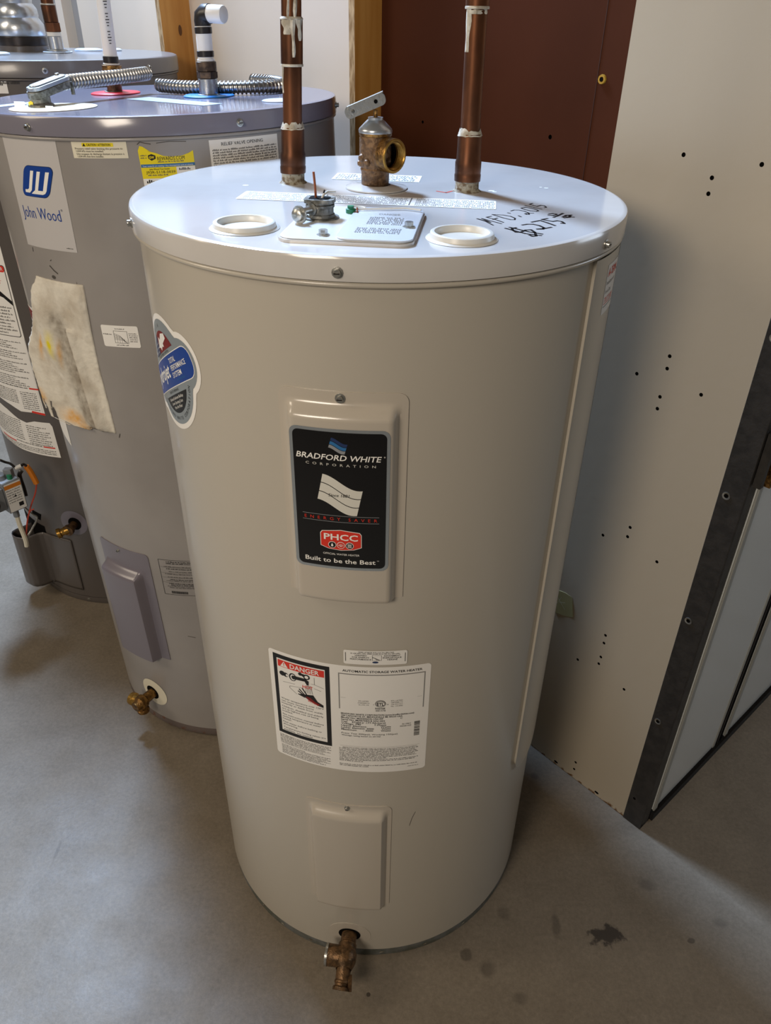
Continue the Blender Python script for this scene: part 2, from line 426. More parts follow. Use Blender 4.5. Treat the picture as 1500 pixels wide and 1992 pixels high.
# brown sheet with drilled holes
def drilled(u0, u1, z0, z1, nf, th, holes, mt, edge=None, name='panel', parent=None):
    bm = bmesh.new(); edges = []
    def loop(pts):
        vs = [bm.verts.new((x, y, 0)) for x, y in pts]
        for i in range(len(vs)): edges.append(bm.edges.new((vs[i], vs[(i+1) % len(vs)])))
        return vs
    loops = [loop([(u0, z0), (u1, z0), (u1, z1), (u0, z1)])]
    for (u, z, rx, rz) in holes: loops.append(loop(ell(u, z, rx, rz, 14)))
    res = bmesh.ops.triangle_fill(bm, edges=edges, use_beauty=True)
    bm.verts.index_update(); mb = MB()
    vs = [W(v.co.x, nf, v.co.y) for v in bm.verts]; mb.add(vs, [tuple(v.index for v in f.verts) for f in bm.faces], mt)
    for lp in loops:
        n = len(lp); p = [W(v.co.x, nf, v.co.y) for v in lp]+[W(v.co.x, nf+th, v.co.y) for v in lp]
        mb.add(p, [(k, (k+1) % n, n+(k+1) % n, n+k) for k in range(n)], edge or mt)
    bm.free(); return mb
hb = [(1.0902, 1.1978, .0026, .0026), (.8062, 1.202, .0034, .0034)]
mb = drilled(.668, 1.203, .0, 2.9, WN-.006, .005, hb, 'board_brown', 'hole_dark')
wbox(mb, .668, 1.203, WN-.001, WN-.0005, 0, 2.9, 'hole_dark')
bp_ = mb.build('brown_board', wall, recalc=False); lab(bp_, 'dark red-brown painted sheet')
b = MB(); wbox(b, .7345, .7355, WN-.0068, WN-.006, 0, 2.9, 'seam_brown'); lab(b.build('board_seam', wall), 'fine vertical joint line in the brown sheet')
b = MB(); c0 = W(.7261, WN-.006, 1.2848); b.lathe([(.0065, 0), (.006, .003), (.0035, .003), (.003, -.001), (0, -.001)], c0, -ND, 10, 'outlet_yellow'); b.lathe([(.0028, .0035), (0, .0035)], c0, -ND, 8, 'hole_dark')
lab(b.build('wall_plug', wall), 'small yellow plug in the brown sheet')
# the two upright boards
def board(name, u0, u1, n0, label, knot=None):
    # side faces golden, front edge rough
    b = MB(); z0, z1 = 0, 2.9
    vs = [W(u, n, z) for u in (u0, u1) for n in (n0, WN) for z in (z0, z1)]
    b.add(vs, [(0, 1, 3, 2), (4, 6, 7, 5), (2, 3, 7, 6), (0, 2, 6, 4), (1, 5, 7, 3)], 'pine'); b.add(vs, [(0, 4, 5, 1)], 'pine_edge')
    o = b.build(name, recalc=True); tag(o, label, 'board', 'upright boards fixed along the wall')
    if knot:
        k = MB(); k.poly = None
        pts = [W(u0-.0006, n0+knot[0]+.0045*math.cos(t*PI/6), knot[1]+.011*math.sin(t*PI/6)) for t in range(12)]
        k.add(pts, [tuple(range(12))], 'knot'); k.build('knot', o)
    return o
board('wooden_board', 1.203, 1.2185, 1.006, 'narrow upright orange-brown board beside the dark brown sheet', None)
board('wooden_board', 1.8794, 1.898, .999, 'wide upright golden pine board behind the blue-banded white pipe', (.045, 1.32))

# ---------------------------------------------------------------- rack cabinet on the right
cab = empty('rack_cabinet', W(.5, 1.3, 0), 'tall grey-beige steel rack cabinet with drilled side and black corner post', 'cabinet')
cab_inv = cab.matrix_world.copy()
def cb(mb, name, parent=cab, **k):
    o = mb.build(name, None, **k); o.parent = parent; o.matrix_parent_inverse = Matrix.Translation(-W(.5, 1.3, 0)) if parent is cab else Matrix.Identity(4); return o
CN = 1.0163; CF = .344
mat('rack_paint', 'b9ad98', .5, bump=.05, bscale=60)
def rusty():
    m = MT['rack_paint']; nt = m.node_tree; N = nt.nodes; L = nt.links; b = N['Principled BSDF']
    g = N.new('ShaderNodeNewGeometry'); sp = N.new('ShaderNodeSeparateXYZ'); L.new(g.outputs['Position'], sp.inputs[0])
    n = N.new('ShaderNodeTexNoise'); n.inputs['Scale'].default_value = 70; L.new(g.outputs['Position'], n.inputs['Vector'])
    ma = N.new('ShaderNodeMath'); ma.operation = 'MULTIPLY'; ma.inputs[1].default_value = -22; L.new(sp.outputs[2], ma.inputs[0])
    ad = N.new('ShaderNodeMath'); ad.operation = 'ADD'; L.new(ma.outputs[0], ad.inputs[0]); L.new(n.outputs['Fac'], ad.inputs[1])
    r = N.new('ShaderNodeValToRGB'); r.color_ramp.elements[0].position = .42; r.color_ramp.elements[1].position = .52; L.new(ad.outputs[0], r.inputs[0])
    mx = N.new('ShaderNodeMix'); mx.data_type = 'RGBA'; mx.inputs[6].default_value = lin('b9ad98'); mx.inputs[7].default_value = lin('6b4416'); L.new(r.outputs[0], mx.inputs[0]); L.new(mx.outputs[2], b.inputs['Base Color'])
rusty()
H = [(0.5495, 1.2107), (0.5041, 1.1888), (0.504, 1.1697), (0.4451, 1.2118), (0.5059, 0.9475), (0.5055, 0.9285), (0.5515, 0.9056), (0.5066, 0.883), (0.5064, 0.8636), (0.446, 0.9074), (0.5065, 0.6459), (0.5073, 0.6266), (0.5524, 0.606), (0.4472, 0.6078), (0.5064, 0.4053), (0.506, 0.3865), (0.5058, 0.3515), (0.5069, 0.3335), (0.5514, 0.3117), (0.4468, 0.3122), (0.5081, 0.0485), (0.5082, 0.027),
     (.5505, 1.515), (.505, 1.49), (.505, 1.47), (.446, 1.516), (.5515, 1.82), (.505, 1.8), (.446, 1.82)]
holes = [(u, z, .0029, .0029) for u, z in H]+[(.5528, .0085, .005, .003), (.4482, .0095, .005, .003)]
cb(drilled(.382, .657, .001, 2.1, CN, .002, holes, 'rack_paint', 'hole_dark'), 'side_panel', recalc=False)
b = MB(); wbox(b, .36, .655, CN+.003, 1.98, .012, 2.09, 'rack_inside'); cb(b, 'inner_box')
b = MB(); wbox(b, .352, .657, CN+.0025, 2.0, 2.091, 2.11, 'rack_paint'); cb(b, 'top_panel')
b = MB(); wbox(b, .655, .658, CN+.002, 2.0, .0, 2.1, 'rack_paint'); cb(b, 'back_panel')
b = MB(); wbox(b, .343, .382, CN-.0015, CN+.002, 0, 2.11, 'paint_black'); wbox(b, .343, .3455, CN+.002, CN+.028, 0, 2.11, 'paint_black'); wbox(b, .343, .36, CN+.002, CN+.03, 0, .012, 'rack_inside')
post = cb(b, 'corner_post', bevel=.0008); lab(post, 'black painted corner post with countersunk screws')
for z in (.0711, .2918, .5315, .773, 1.014, 1.255, 1.5, 1.74):
    q = MB(); c0 = W(.3702, CN-.0015, z)
    if z < .1: q.lathe([(.003, .0003), (0, .0003)], c0, -ND, 12, 'hole_dark')
    else:
        q.lathe([(.0062, 0), (.0062, .0008), (.0035, .0006), (.003, .0002), (0, .0002)], c0, -ND, 14, 'zinc_dull', mtf=['zinc_dull', 'zinc', 'hole_dark', 'hole_dark'])
    cb(q, 'post_screw', post)
b = MB(); wbox(b, .3455, .36, CN+.028, 1.98, 1.998, 2.09, 'door_frame'); wbox(b, .3465, .36, 1.975, 1.995, .035, 2.09, 'door_frame'); cb(b, 'front_frame')
def door(n0, n1, label):
    b = MB(); wbox(b, .3415, .3455, n0, n1, .034, 1.995, 'door_white')
    o = cb(b, 'door', bevel=.0012); lab(o, label)
    b = MB(); wbox(b, .3385, .3425, n0-.0005, n0+.012, .033, 1.996, 'door_frame'); wbox(b, .340, .3425, n1-.008, n1, .033, 1.996, 'door_frame'); cb(b, 'edge_frame', o, bevel=.001)
    b = MB(); wbox(b, .3410, .3416, n0+.0135, n0+.0155, .034, 1.995, 'ink'); cb(b, 'door_groove', o)
    return o
d1 = door(CN+.032, 1.292, 'glossy pale door leaf next to the black corner post')
b = MB(); wbox(b, .330, .3415, 1.020, 1.030, .80, .885, 'paint_black'); wbox(b, .328, .3385, 1.052, 1.066, .79, .835, 'brass'); wbox(b, .326, .339, 1.054, 1.085, .812, .825, 'paint_black'); wbox(b, .329, .3395, 1.049, 1.062, .84, .90, 'paint_black'); cb(b, 'door_handle', d1)
b = MB(); wbox(b, .3435, .36, 1.292, 1.334, .012, 1.998, 'rack_inside'); wbox(b, .3395, .3435, 1.300, 1.303, .03, 1.998, 'steel_dark'); cb(b, 'door_gap')
door(1.334, 1.70, 'second glossy door leaf further right')
b = MB(); wbox(b, .345, .352, CN+.026, 1.70, 0, .034, 'bristle'); base = cb(b, 'base_rail')
b = MB(); rr = random.Random(3)
for i in range(250):
    n = CN+.04+i*.0026; hh = .036+rr.uniform(.000, .009)*(1.5 if n > 1.34 else 1); 
    vs = [W(.3382, n, .02), W(.3382, n+.0022, .02), W(.3385, n+.0006+rr.uniform(-.001, .001), hh), W(.3375, n+.0006, .02)]
    b.add(vs, [(0, 1, 2), (0, 2, 3), (1, 3, 2)], 'bristle')
wbox(b, .3375, .3455, CN+.034, 1.70, .001, .022, 'bristle')
o = cb(b, 'brush_strip', recalc=False); o['kind'] = 'stuff'; lab(o, 'black bristle sealing strip along the foot of the doors')
# masking tape on the cabinet side
b = MB(); tp = [(.628, .4415), (.6045, .4458), (.5875, .4438), (.583, .425), (.579, .402), (.5896, .3955), (.618, .389), (.63, .41)]
n = len(tp); b.add([W(u, CN-.0012+.0006*((i*7) % 3), z) for i, (u, z) in enumerate(tp)]+[W(u, CN-.0001, z) for u, z in tp], [tuple(range(n)), tuple(range(n, 2*n))[::-1]]+[(i, (i+1) % n, n+(i+1) % n, n+i) for i in range(n)], 'masking')
for p in ([(.622, .43), (.606, .415), (.598, .408)], [(.618, .41), (.61, .432)], [(.613, .418), (.6, .424)]):
    for a, c in zip(p, p[1:]): b.add([W(a[0], CN-.0016, a[1]), W(c[0], CN-.0016, c[1]), W(c[0], CN-.0016, c[1]+.0012), W(a[0], CN-.0016, a[1]+.0012)], [(0, 1, 2, 3)], 'pencil')
tag(b.build('masking_tape'), 'torn piece of olive-green masking tape stuck low on the cabinet side', 'tape')

# ================================================================ main heater
HX, HY, HH, RJ, RL = -.0138, .9631, 1.1817, .279, .2857
h1 = empty('water_heater', (HX, HY, 0), 'large beige electric water heater in the foreground with copper pipes', 'water heater', group='water heaters standing in a row along the wall')
b = MB(); b.lathe([(RJ-.004, .0225), (RJ, .0232), (RJ, HH-.02)], seg=256, mt='jacket'); b.lathe([(RJ-.004, .0225), (RJ-.012, .0225)], seg=256, mt='jacket'); jk = b.build('jacket', h1)
b = MB(); b.lathe([(0, .002), (RJ-.0025, .0005), (RJ-.0015, .004), (RJ-.0035, .0225), (RJ-.02, .0226)], seg=192, mt='base_ring')
rr = random.Random(4)
for a in (-34, -22, 4, 20, 33, 36, -44, 47):
    t = math.radians(a); r = RJ-.0012; z = .006+rr.random()*.006
    b.add([(r*math.sin(t+d), -r*math.cos(t+d), z+e) for d, e in ((-.012, 0), (.01, .0015), (.014, .004), (-.008, .003))], [(0, 1, 2, 3)], 'crust')
b.build('base_ring', h1)
b = MB(); b.lathe([(0, HH), (RL-.006, HH), (RL-.004, HH), (RL-.0012, HH-.0012), (RL, HH-.004), (RL, HH-.0225), (RL-.0035, HH-.0232), (RL-.0035, HH-.0238)], seg=256, mt='lid')
b.lathe([(RL-.0035+.0028*math.cos(t*PI/8), HH-.0262+.0026*math.sin(t*PI/8)) for t in range(-4, 5)][::-1]+[(RJ-.001, HH-.029)], seg=256, mt='jacket')
lid = b.build('lid', h1)
for s in (-.3368, -.0324, .2712, .58, -.64, .86): screw(lid, RL, s*RL/.2867, HH-.0145, 'lid_screw')
# cable cover channel on the right flank
b = strip_on_cyl(RJ, .258, .345, .352, HH-.030, .0045, 'jacket'); cc = b.build('side_channel', h1, recalc=True); lab(cc, 'vertical folded channel on the right flank')

# --- upper access panel with badge
b = bulge_panel(RJ, -.0965, .0350, .796, 1.0505, -.0895, .0275, .793, 1.0395, .0125, .0012, 'cover')
ap = b.build('access_panel', h1)
screw(ap, RJ+.0012, -.0325, 1.0440, 'panel_screw')
RB = RJ+.0137; P = Print(cyl(RB), .006)
x0, x1, y0, y1 = -.0852, .0178, .8440, 1.0165
P.rect(x0, y0, x1, y1, 'silver_foil', 0, .008); P.rect(x0+.0035, y0+.0035, x1-.0035, y1-.0035, 'black_gloss', 1, .006)
cx = (x0+x1)/2
def wave_flag(cx, cy, w, h, n, mats_, gap, lay=2, sl=.28):
    pts = lambda t: (cx-w/2+w*t, .16*h*(math.cos(t*PI*1.15)))  # wavy top edge
    for k in range(n):
        hh = h*.72/n; top = [(pts(i/14)[0]-sl*hh*k, cy+h*.36-k*hh+pts(i/14)[1]-h*.10*(i/14)) for i in range(15)]
        bot = [(x-sl*(hh-gap), y-(hh-gap)) for x, y in top]
        P.poly(bot+top[::-1], mats_[k], lay)
wave_flag(cx+.0005, .9985, .0165, .0165, 3, ['print_navy', 'print_sky', 'print_grey'], .0006)
P.text('BRADFORD WHITE', cx-.001, .9815, .0062, 'white_paper', w=.088, bold=.012, shear=.2, align='C')
P.text('®', x1-.0065, .9862, .0016, 'white_paper')
P.text('C  O  R  P  O  R  A  T  I  O  N', cx+.001, .9748, .0028, 'print_pale', w=.072, align='C')
wave_flag(cx+.003, .9418, .0415, .0440, 3, ['print_pale']*3, .0009, sl=.2)
P.text('Since 1881', cx-.001, .9385, .0036, 'ink', w=.022, shear=.15, align='C', layer=4)
P.rect(cx-.041, .9145, cx+.041, .9150, 'print_grey', 2); P.rect(cx-.041, .9067, cx+.041, .9072, 'print_grey', 2)
P.text('E  N  E  R  G  Y     S  A  V  E  R', cx, .9088, .0038, 'print_red', w=.078, align='C')
q = .8830; P.poly([(cx-.0225, q+.0085), (cx-.0205, q+.0115), (cx, q+.0140), (cx+.0205, q+.0115), (cx+.0225, q+.0085), (cx+.0225, q-.008), (cx+.014, q-.0115), (cx, q-.0130), (cx-.014, q-.0115), (cx-.0225, q-.008)], 'white_paper', 2)
P.poly([(cx-.0218, q+.0082), (cx-.020, q+.0109), (cx, q+.0133), (cx+.020, q+.0109), (cx+.0218, q+.0082), (cx+.0218, q-.0075), (cx+.0136, q-.0109), (cx, q-.0123), (cx-.0136, q-.0109), (cx-.0218, q-.0075)], 'print_red', 3)
P.text('PHCC', cx, q+.0008, .0075, 'white_paper', w=.037, bold=.02, align='C', layer=4)
for k, mm in ((-1, 'ink'), (0, 'print_red'), (1, 'ink')):
    P.poly(ell(cx+k*.0095, q-.0058, .0044, .0044, 20), 'white_paper', 4); P.poly(ell(cx+k*.0095, q-.0058, .0038, .0038, 20), mm, 5)
P.poly([(cx-.0095+a, q-.0058+c) for a, c in ((0, .0027), (-.0012, -.0003), (-.0012, -.0014), (-.0004, -.0021), (.0004, -.0021), (.0012, -.0014), (.0012, -.0003))][::-1][::-1], 'white_paper', 6)
for k in range(5):
    a = math.radians(20+35*k); P.stroke([(cx+.0016*math.cos(a), q-.0068+.0016*math.sin(a)), (cx+.003*math.cos(a), q-.0068+.003*math.sin(a))], .0005, 'white_paper', 6)
P.poly(ell(cx, q-.0072, .0012, .0012, 12, 0, 180), 'white_paper', 6)
for k in range(4): P.rect(cx+.0095-.0022, q-.0078+k*.00125, cx+.0095+.0022, q-.0072+k*.00125, 'white_paper', 6)
P.text('OFFICIAL WATER HEATER', cx, .8635, .0024, 'white_paper', w=.040, align='C')
P.text('Built to be the Best', cx-.0015, .8530, .0056, 'white_paper', w=.078, bold=.012, align='C'); P.text('TM', cx+.039, .8572, .0012, 'white_paper')
lab(P.build('badge', ap), 'glossy black maker badge with silver border')

# --- lower access panel
b = bulge_panel(RJ, -.0975, .0300, .163, .4115, -.0905, .0240, .146, .4045, .0105, .0012, 'cover', er=(.009, .016, .02))
lp = b.build('access_panel', h1); screw(lp, RJ+.0012, -.0340, .4055, 'panel_screw', sc_=.8)
b = MB(); fn = cyl(RJ)
# --- rating label
P = Print(cyl(RJ), .007)
P.rect(-.1375, .4865, .0750, .6845, 'white_sheet', 0, .005)
P.rect(-.1310, .5325, -.0530, .6790, 'ink', 1); P.rect(-.1255, .5390, -.0590, .6725, 'white_sheet', 2)
P.rect(-.1240, .6590, -.0600, .6705, 'print_red', 3)
P.poly([(-.1205, .6600), (-.1095, .6600), (-.1150, .6695)], 'white_sheet', 4); P.text('!', -.1157, .6618, .0055, 'print_red', layer=5, bold=.02)
P.text('DANGER', -.1065, .6610, .0075, 'white_sheet', w=.040, bold=.02, layer=4)
# faucet, steam and hand
for (x, y, r) in ((-.1185, .6475, .0042), (-.1135, .6468, .0038)): P.poly(ell(x, y, r, r, 16), 'ink', 3)
P.poly(ell(-.1115, .6468, .0018, .0020, 12), 'white_sheet', 4)
P.poly(ell(-.1035, .6465, .0052, .0068, 20), 'ink', 3); P.poly(ell(-.1030, .6465, .0036, .0052, 20), 'white_sheet', 4); P.poly(ell(-.1020, .6468, .0030, .0034, 16), 'ink', 5)
P.poly([(-.1020, .6440), (-.0865, .6450), (-.0840, .6395), (-.0815, .6395), (-.0810, .6465), (-.0860, .6500), (-.1020, .6500)], 'ink', 5)
for (x, y, r) in ((-.0925, .6560, .0028), (-.0885, .6550, .0024)): P.poly(ell(x, y, r, r, 14), 'ink', 3)
P.poly(ell(-.0838, .6532, .0046, .0046, 16), 'ink', 3); P.poly(ell(-.0838, .6532, .0026, .0026, 14), 'white_sheet', 4)
P.stroke([(-.1180, .6330), (-.1010, .6350)], .0005, 'ink_soft'); P.stroke([(-.0780, .6430), (-.0735, .6430), (-.0735, .6550)], .0005, 'ink_soft'); P.stroke([(-.0735, .6430), (-.0610, .6390)], .0005, 'ink_soft')
P.stroke([(-.0990, .6180), (-.1090, .6260), (-.1085, .6290), (-.0900, .6320)], .0005, 'ink_soft'); P.stroke([(-.0740, .6360), (-.0650, .6335)], .0005, 'ink_soft')
for k in range(5): P.stroke([(-.0845+k*.0015, .6385), (-.0862+k*.0024, .6245)], .0005, 'ink', 3)
P.text('HOT', -.0900, .6330, .0050, 'print_red', w=.014, layer=5, bold=.01)
hand = [(-.0965, .6195), (-.0955, .6178), (-.0880, .6165), (-.0800, .6110), (-.0700, .6060), (-.0625, .6040), (-.0625, .6085), (-.0700, .6130), (-.0760, .6235), (-.0775, .6230), (-.0780, .6175), (-.0835, .6190)]
P.poly(hand[::1], 'ink', 3)
for a, c in (((-.0950, .6285), (-.0860, .6180)), ((-.0905, .6310), (-.0835, .6190)), ((-.0965, .6245), (-.0870, .6175)), ((-.0965, .6190), (-.0880, .6160))): P.stroke([a, c], .0018, 'ink', 3)
P.poly([(-.0860, .6185), (-.0850, .6150), (-.0780, .6105), (-.0690, .6070), (-.0660, .6085), (-.0740, .6125), (-.0800, .6180)], 'print_darkred', 4); P.text('BURN', -.0835, .6108, .0030, 'print_red', w=.014, rot=-.35, layer=5)
ls = [('Water temperature over 120°F', .061), ('can cause severe burns', .047), ('instantly or death from scalds.', .060), None, ('Children, disabled and elderly', .060), ('are at highest risk of being', .053), ('scalded.', .016), None, ('See instruction manual before', .060), ('setting temperature at water', .056), ('heater.', .014), None, ('Feel water before bathing or', .057), ('showering.', .022), None, ('Temperature limiting valves are', .062), ('available, see manual.', .044)]
y = .6030
for t in ls:
    if t is None: y -= .0018; continue
    P.text(t[0], -.1232, y-.0030, .0028, 'ink', w=t[1], bold=.012); y -= .0044
P.para(-.1300, -.0545, .5300, 7, .0026, mt='ink_soft', ends=[1, .97, 1, .9, 1, .85, .9]); P.para(-.1290, -.0555, .5095, 8, .0024, mt='ink_soft', ends=[.5, 1, .95, 1, .9, 1, .8, .9]); P.rect(-.1290, .5105, -.0555, .5107, 'ink_faint', 1)
P.text('AUTOMATIC STORAGE WATER HEATER', .0135, .6748, .0036, 'ink', w=.100, bold=.012, align='C')
P.rect(-.0420, .6700, .0680, .6716, 'ink_faint', 1); P.rect(-.0420, .6080, -.0406, .6710, 'ink_faint', 1); P.rect(.0666, .6080, .0680, .6710, 'ink_faint', 1)
P.rect(-.0395, .6285, -.0330, .6288, 'ink_faint', 1); P.rect(.0590, .6285, .0650, .6288, 'ink_faint', 1)
P.poly(ell(.0115, .6205, .0068, .0062, 26), 'ink', 2); P.poly(ell(.0115, .6205, .0060, .0054, 26), 'white_sheet', 3); P.poly(ell(.0115, .6205, .0054, .0048, 26), 'ink', 4); P.poly(ell(.0115, .6205, .0049, .0043, 26), 'white_sheet', 5)
P.text('ETL', .0115, .6178, .0052, 'ink', w=.0088, bold=.03, align='C', layer=6); P.text('c', .0022, .6183, .002, 'ink'); P.text('us', .0195, .6183, .002, 'ink')
P.text('Intertek', .0115, .6105, .0028, 'ink', w=.013, bold=.02, align='C'); P.text('4001578', .0115, .6065, .0026, 'ink', w=.013, align='C'); P.rect(.0048, .6140, .0182, .6142, 'ink', 2)
for i, t in enumerate(('ETL LISTED', 'CONFORMS TO', 'UL STD 174')): P.text(t, -.0100, .6240-.0035*i, .0018, 'ink_soft', w=.015-.002*(i != 1), align='C')
for i, t in enumerate(('ETL LISTED', 'CERTIFIED TO', 'CSA STD C22.2', 'No. 110-M90')): P.text(t, .0325, .6245-.0033*i, .0018, 'ink_soft', w=.015, align='C')
rows = [('BRADFORD WHITE CORPORATION (www.bradfordwhite.com)', -.0395, .095), ('200 LAFAYETTE ST. MIDDLEVILLE MI 49333 USA', -.0395, .080), ('Model No: M250S6DS-1NCPP                  C', -.0395, .080), ('Serial No: MJ38758418 S/N:-003', -.0395, .057), ('Cap.   47(gal.)/ 177.9(Liters)', -.0395, .058), ('Voltage: 240            1-Phase', -.0395, .059), ('Upper Element:            Watts', -.0395, .065), ('Lower Element: 3000       Watts', -.0395, .065), ('Maximum      : 3000       Watts', -.0395, .065)]
for i, (t, x, w) in enumerate(rows): P.text(t, x, .5985-.00375*i, .0026, 'ink', w=w, bold=.015)
P.text('AC ONLY', .0400, .5795, .0024, 'ink', w=.012); P.text('50/60 HZ', .0375, .5757, .0024, 'ink', w=.015)
P.text('Press: Test 300(psi), Working 150(psi)', -.0395, .5615, .0025, 'ink', w=.074); P.text('Wattage rating based on 60 HZ', -.0395, .5575, .0025, 'ink', w=.052)
y = .5830; rr = random.Random(5)
while y > .5560:
    t = rr.choice((.0004, .0007, .0012)); P.rect(.0565, y-t, .0640, y, 'ink', 2); y -= t+rr.choice((.0004, .0005, .0008))
P.rect(-.0420, .5375, .0650, .5378, 'ink_faint', 1)
P.text('MANUFACTURED UNDER ONE OR MORE OF THE FOLLOWING U.S. PATENTS', -.0380, .5338, .0018, 'ink_soft', w=.100)
P.para(-.0430, .0640, .5340, 11, .0027, mt='ink_soft', ends=[1, .97, .98, 1, .96, .98, .6, 1, .97, .3, 0]); P.para(-.0430, .0640, .5025, 2, .0028, mt='ink_soft', ends=[1, .37]); P.words(.0500, .0650, .4945, .0014, 'ink_soft')
lab(P.build('rating_label', h1), 'white rating label with red and black danger box')
# --- efficiency label
P = Print(cyl(RJ), .007); P.rect(-.0345, .6890, .0435, .7120, 'white_sheet', 3, .0025)
P.words(-.0160, .0270, .7090, .0014, 'ink', 4); P.words(-.0260, .0350, .7066, .0014, 'ink', 4)
for i, t in enumerate(('VERIFIED', 'FOR ENERGY', 'PERFORMANCE')): P.text(t, -.0135, .7030-.0032*i, .0022, 'ink', w=(.015, .021, .026)[i], bold=.01, align='C', layer=4)
for i, t in enumerate(('RENDEMENT', 'ÉNERGÉTIQUE', 'VÉRIFIÉ')): P.text(t, .0250, .7030-.0032*i, .0022, 'ink', w=(.020, .023, .013)[i], bold=.01, align='C', layer=4)
P.frame(.0005, .6965, .0120, .7052, .0003, 'ink', 5)
for k in range(4): P.stroke([(.0008, .7020-.0002*k), (.0040+.001*k, .7005-.0006*k), (.0060+.0015*k, .6968)], .0003, 'ink', 5)
P.poly(ell(.0045, .6935, .0038, .0016, 14), 'print_navy', 5)
for x in (-.0325, .0405): P.rect(x, .6935, x+.0009, .7080, 'ink_soft', 4)
lab(P.build('efficiency_label', h1), 'small white two-language efficiency label')
# --- round performance sticker on the left flank, turned
cs, cz, ca = -.2800, 1.0135, math.radians(29)
P = Print(cyl(RJ), 0); P.step = .006
def xf(x, y): return (cs+x*math.cos(ca)-y*math.sin(ca), cz+x*math.sin(ca)+y*math.cos(ca))
P.xf = xf
def lobes(R0, wx, hy, n=18):
    # circle united with a wide rounded bar
    a = math.asin(min(1, hy/R0)); out = []
    xr = R0*math.cos(a)
    def arc(cx_, cy_, rx, ry, t0, t1):
        for k in range(n+1): t = math.radians(t0+(t1-t0)*k/n); out.append((cx_+rx*math.cos(t), cy_+ry*math.sin(t)))
    arc(0, 0, R0, R0, math.degrees(a)+4, 180-math.degrees(a)-4)
    arc(-xr+.004, 0, wx-xr+.004, hy, 90, 270)
    arc(0, 0, R0, R0, 180+math.degrees(a)+4, 360-math.degrees(a)-4)
    arc(xr-.004, 0, wx-xr+.004, hy, -90, 90)
    return out
P.poly(lobes(.0660, .0865, .0350), 'white_sheet', 0)
P.poly(lobes(.0600, .0805, .0290), 'silver_print', 1)
def seg(R0, y0, up=True):
    a = math.degrees(math.asin(y0/R0)); return ell(0, 0, R0*.98, R0, 24, a, 180-a) if up else [(x, -y) for x, y in ell(0, 0, R0*.98, R0, 24, a, 180-a)][::-1]
P.poly(seg(.0470, .0235), 'print_darkred', 2)
P.poly([p for p in seg(.0470, .0235) if p[0] < -.008]+[(-.012, .0235)], 'print_navy', 3)
P.poly([(.024, .0400), (.010, .0425), (.002, .0370), (-.004, .0415), (-.008, .0330), (-.012, .0300), (-.003, .0290), (.000, .0250), (.006, .0285), (.013, .0270), (.012, .0310), (.026, .0340)][::-1], 'white_paper', 3)
for k in range(9): P.poly(ell(-.034+.008*(k % 3)+.003*(k//3), .0265+.0045*(k//3), .0011, .0011, 5), 'white_paper', 4)
P.rect(-.0760, -.0182, .0760, .0182, 'white_paper', 2, .015); P.rect(-.0750, -.0172, .0750, .0172, 'print_blue', 3, .014)
P.text('hydrojet', -.0660, -.0060, .0165, 'white_paper', w=.074, bold=.02, shear=.15, layer=4)
for i, t in enumerate(('TOTAL', 'PERFORMANCE', 'SYSTEM')): P.text(t, .0155, .0070-.0080*i, .0058, 'white_paper', w=(.022, .046, .028)[i], layer=4, bold=.01)
P.text('PATENTED', .0250, -.0135, .0022, 'print_sky', w=.024, layer=4)
P.poly(seg(.0470, .0255, False), 'ink', 2)
for i, t in enumerate(('Reduced Sediment Buildup', 'Lower Operating Costs', 'More Hot Water')): P.text(t, 0, -.0310-.0052*i, .0034, 'white_paper', w=(.050, .040, .028)[i], align='C', layer=3)
P.text('EQUIPPED WITH', 0, .0196, .0026, 'ink', w=.046, align='C', layer=3); P.text('FEATURING', 0, -.0230, .0028, 'ink', w=.036, align='C', layer=3)
def arctext(t, R0, a0, a1, h):
    for i, ch in enumerate(t):
        if ch == ' ': continue
        a = math.radians(a0+(a1-a0)*i/(len(t)-1)); up = R0*math.sin(a) > 0
        P.text(ch, R0*math.cos(a), R0*math.sin(a), h, 'ink', align='C', rot=(a-PI/2) if up else (a+PI/2), layer=3)
arctext('U.S.A.', .0510, 105, 75, .0040); arctext('BRADFORD WHITE CORPORATION', .0550, 208, 332, .0038)
lab(P.build('performance_sticker', h1), 'round silver sticker with blue band and flag')
# --- service sticker on channel
P = Print(cyl(RJ+.0047), .006); P.rect(.2960, 1.0850, .3440, 1.1400, 'white_sheet', 0)
P.text('A-TEAM', .2985, 1.1270, .0085, 'print_red', w=.036, bold=.02, shear=.2); P.rect(.335, 1.1268, .344, 1.1276, 'ink', 1)
P.text('Installation and', .2985, 1.1180, .0040, 'ink', w=.034); P.text('Service Dept', .2985, 1.1085, .0040, 'ink', w=.022)
P.text('778.777.6888', .2985, 1.0985, .0055, 'print_red', w=.036); P.rect(.2985, 1.0962, .3380, 1.0970, 'print_red', 1); P.rect(.2985, 1.0930, .3380, 1.0938, 'ink_soft', 1)
lab(P.build('service_sticker', h1), 'white installer sticker with red lettering near the lid')
# --- scratches on the jacket
P = Print(cyl(RJ), 0)
P.stroke([(.0570, .3600), (.0605, .3770), (.0650, .3900)], .0007, 'scuff', 0)
P.build('scratch', h1)

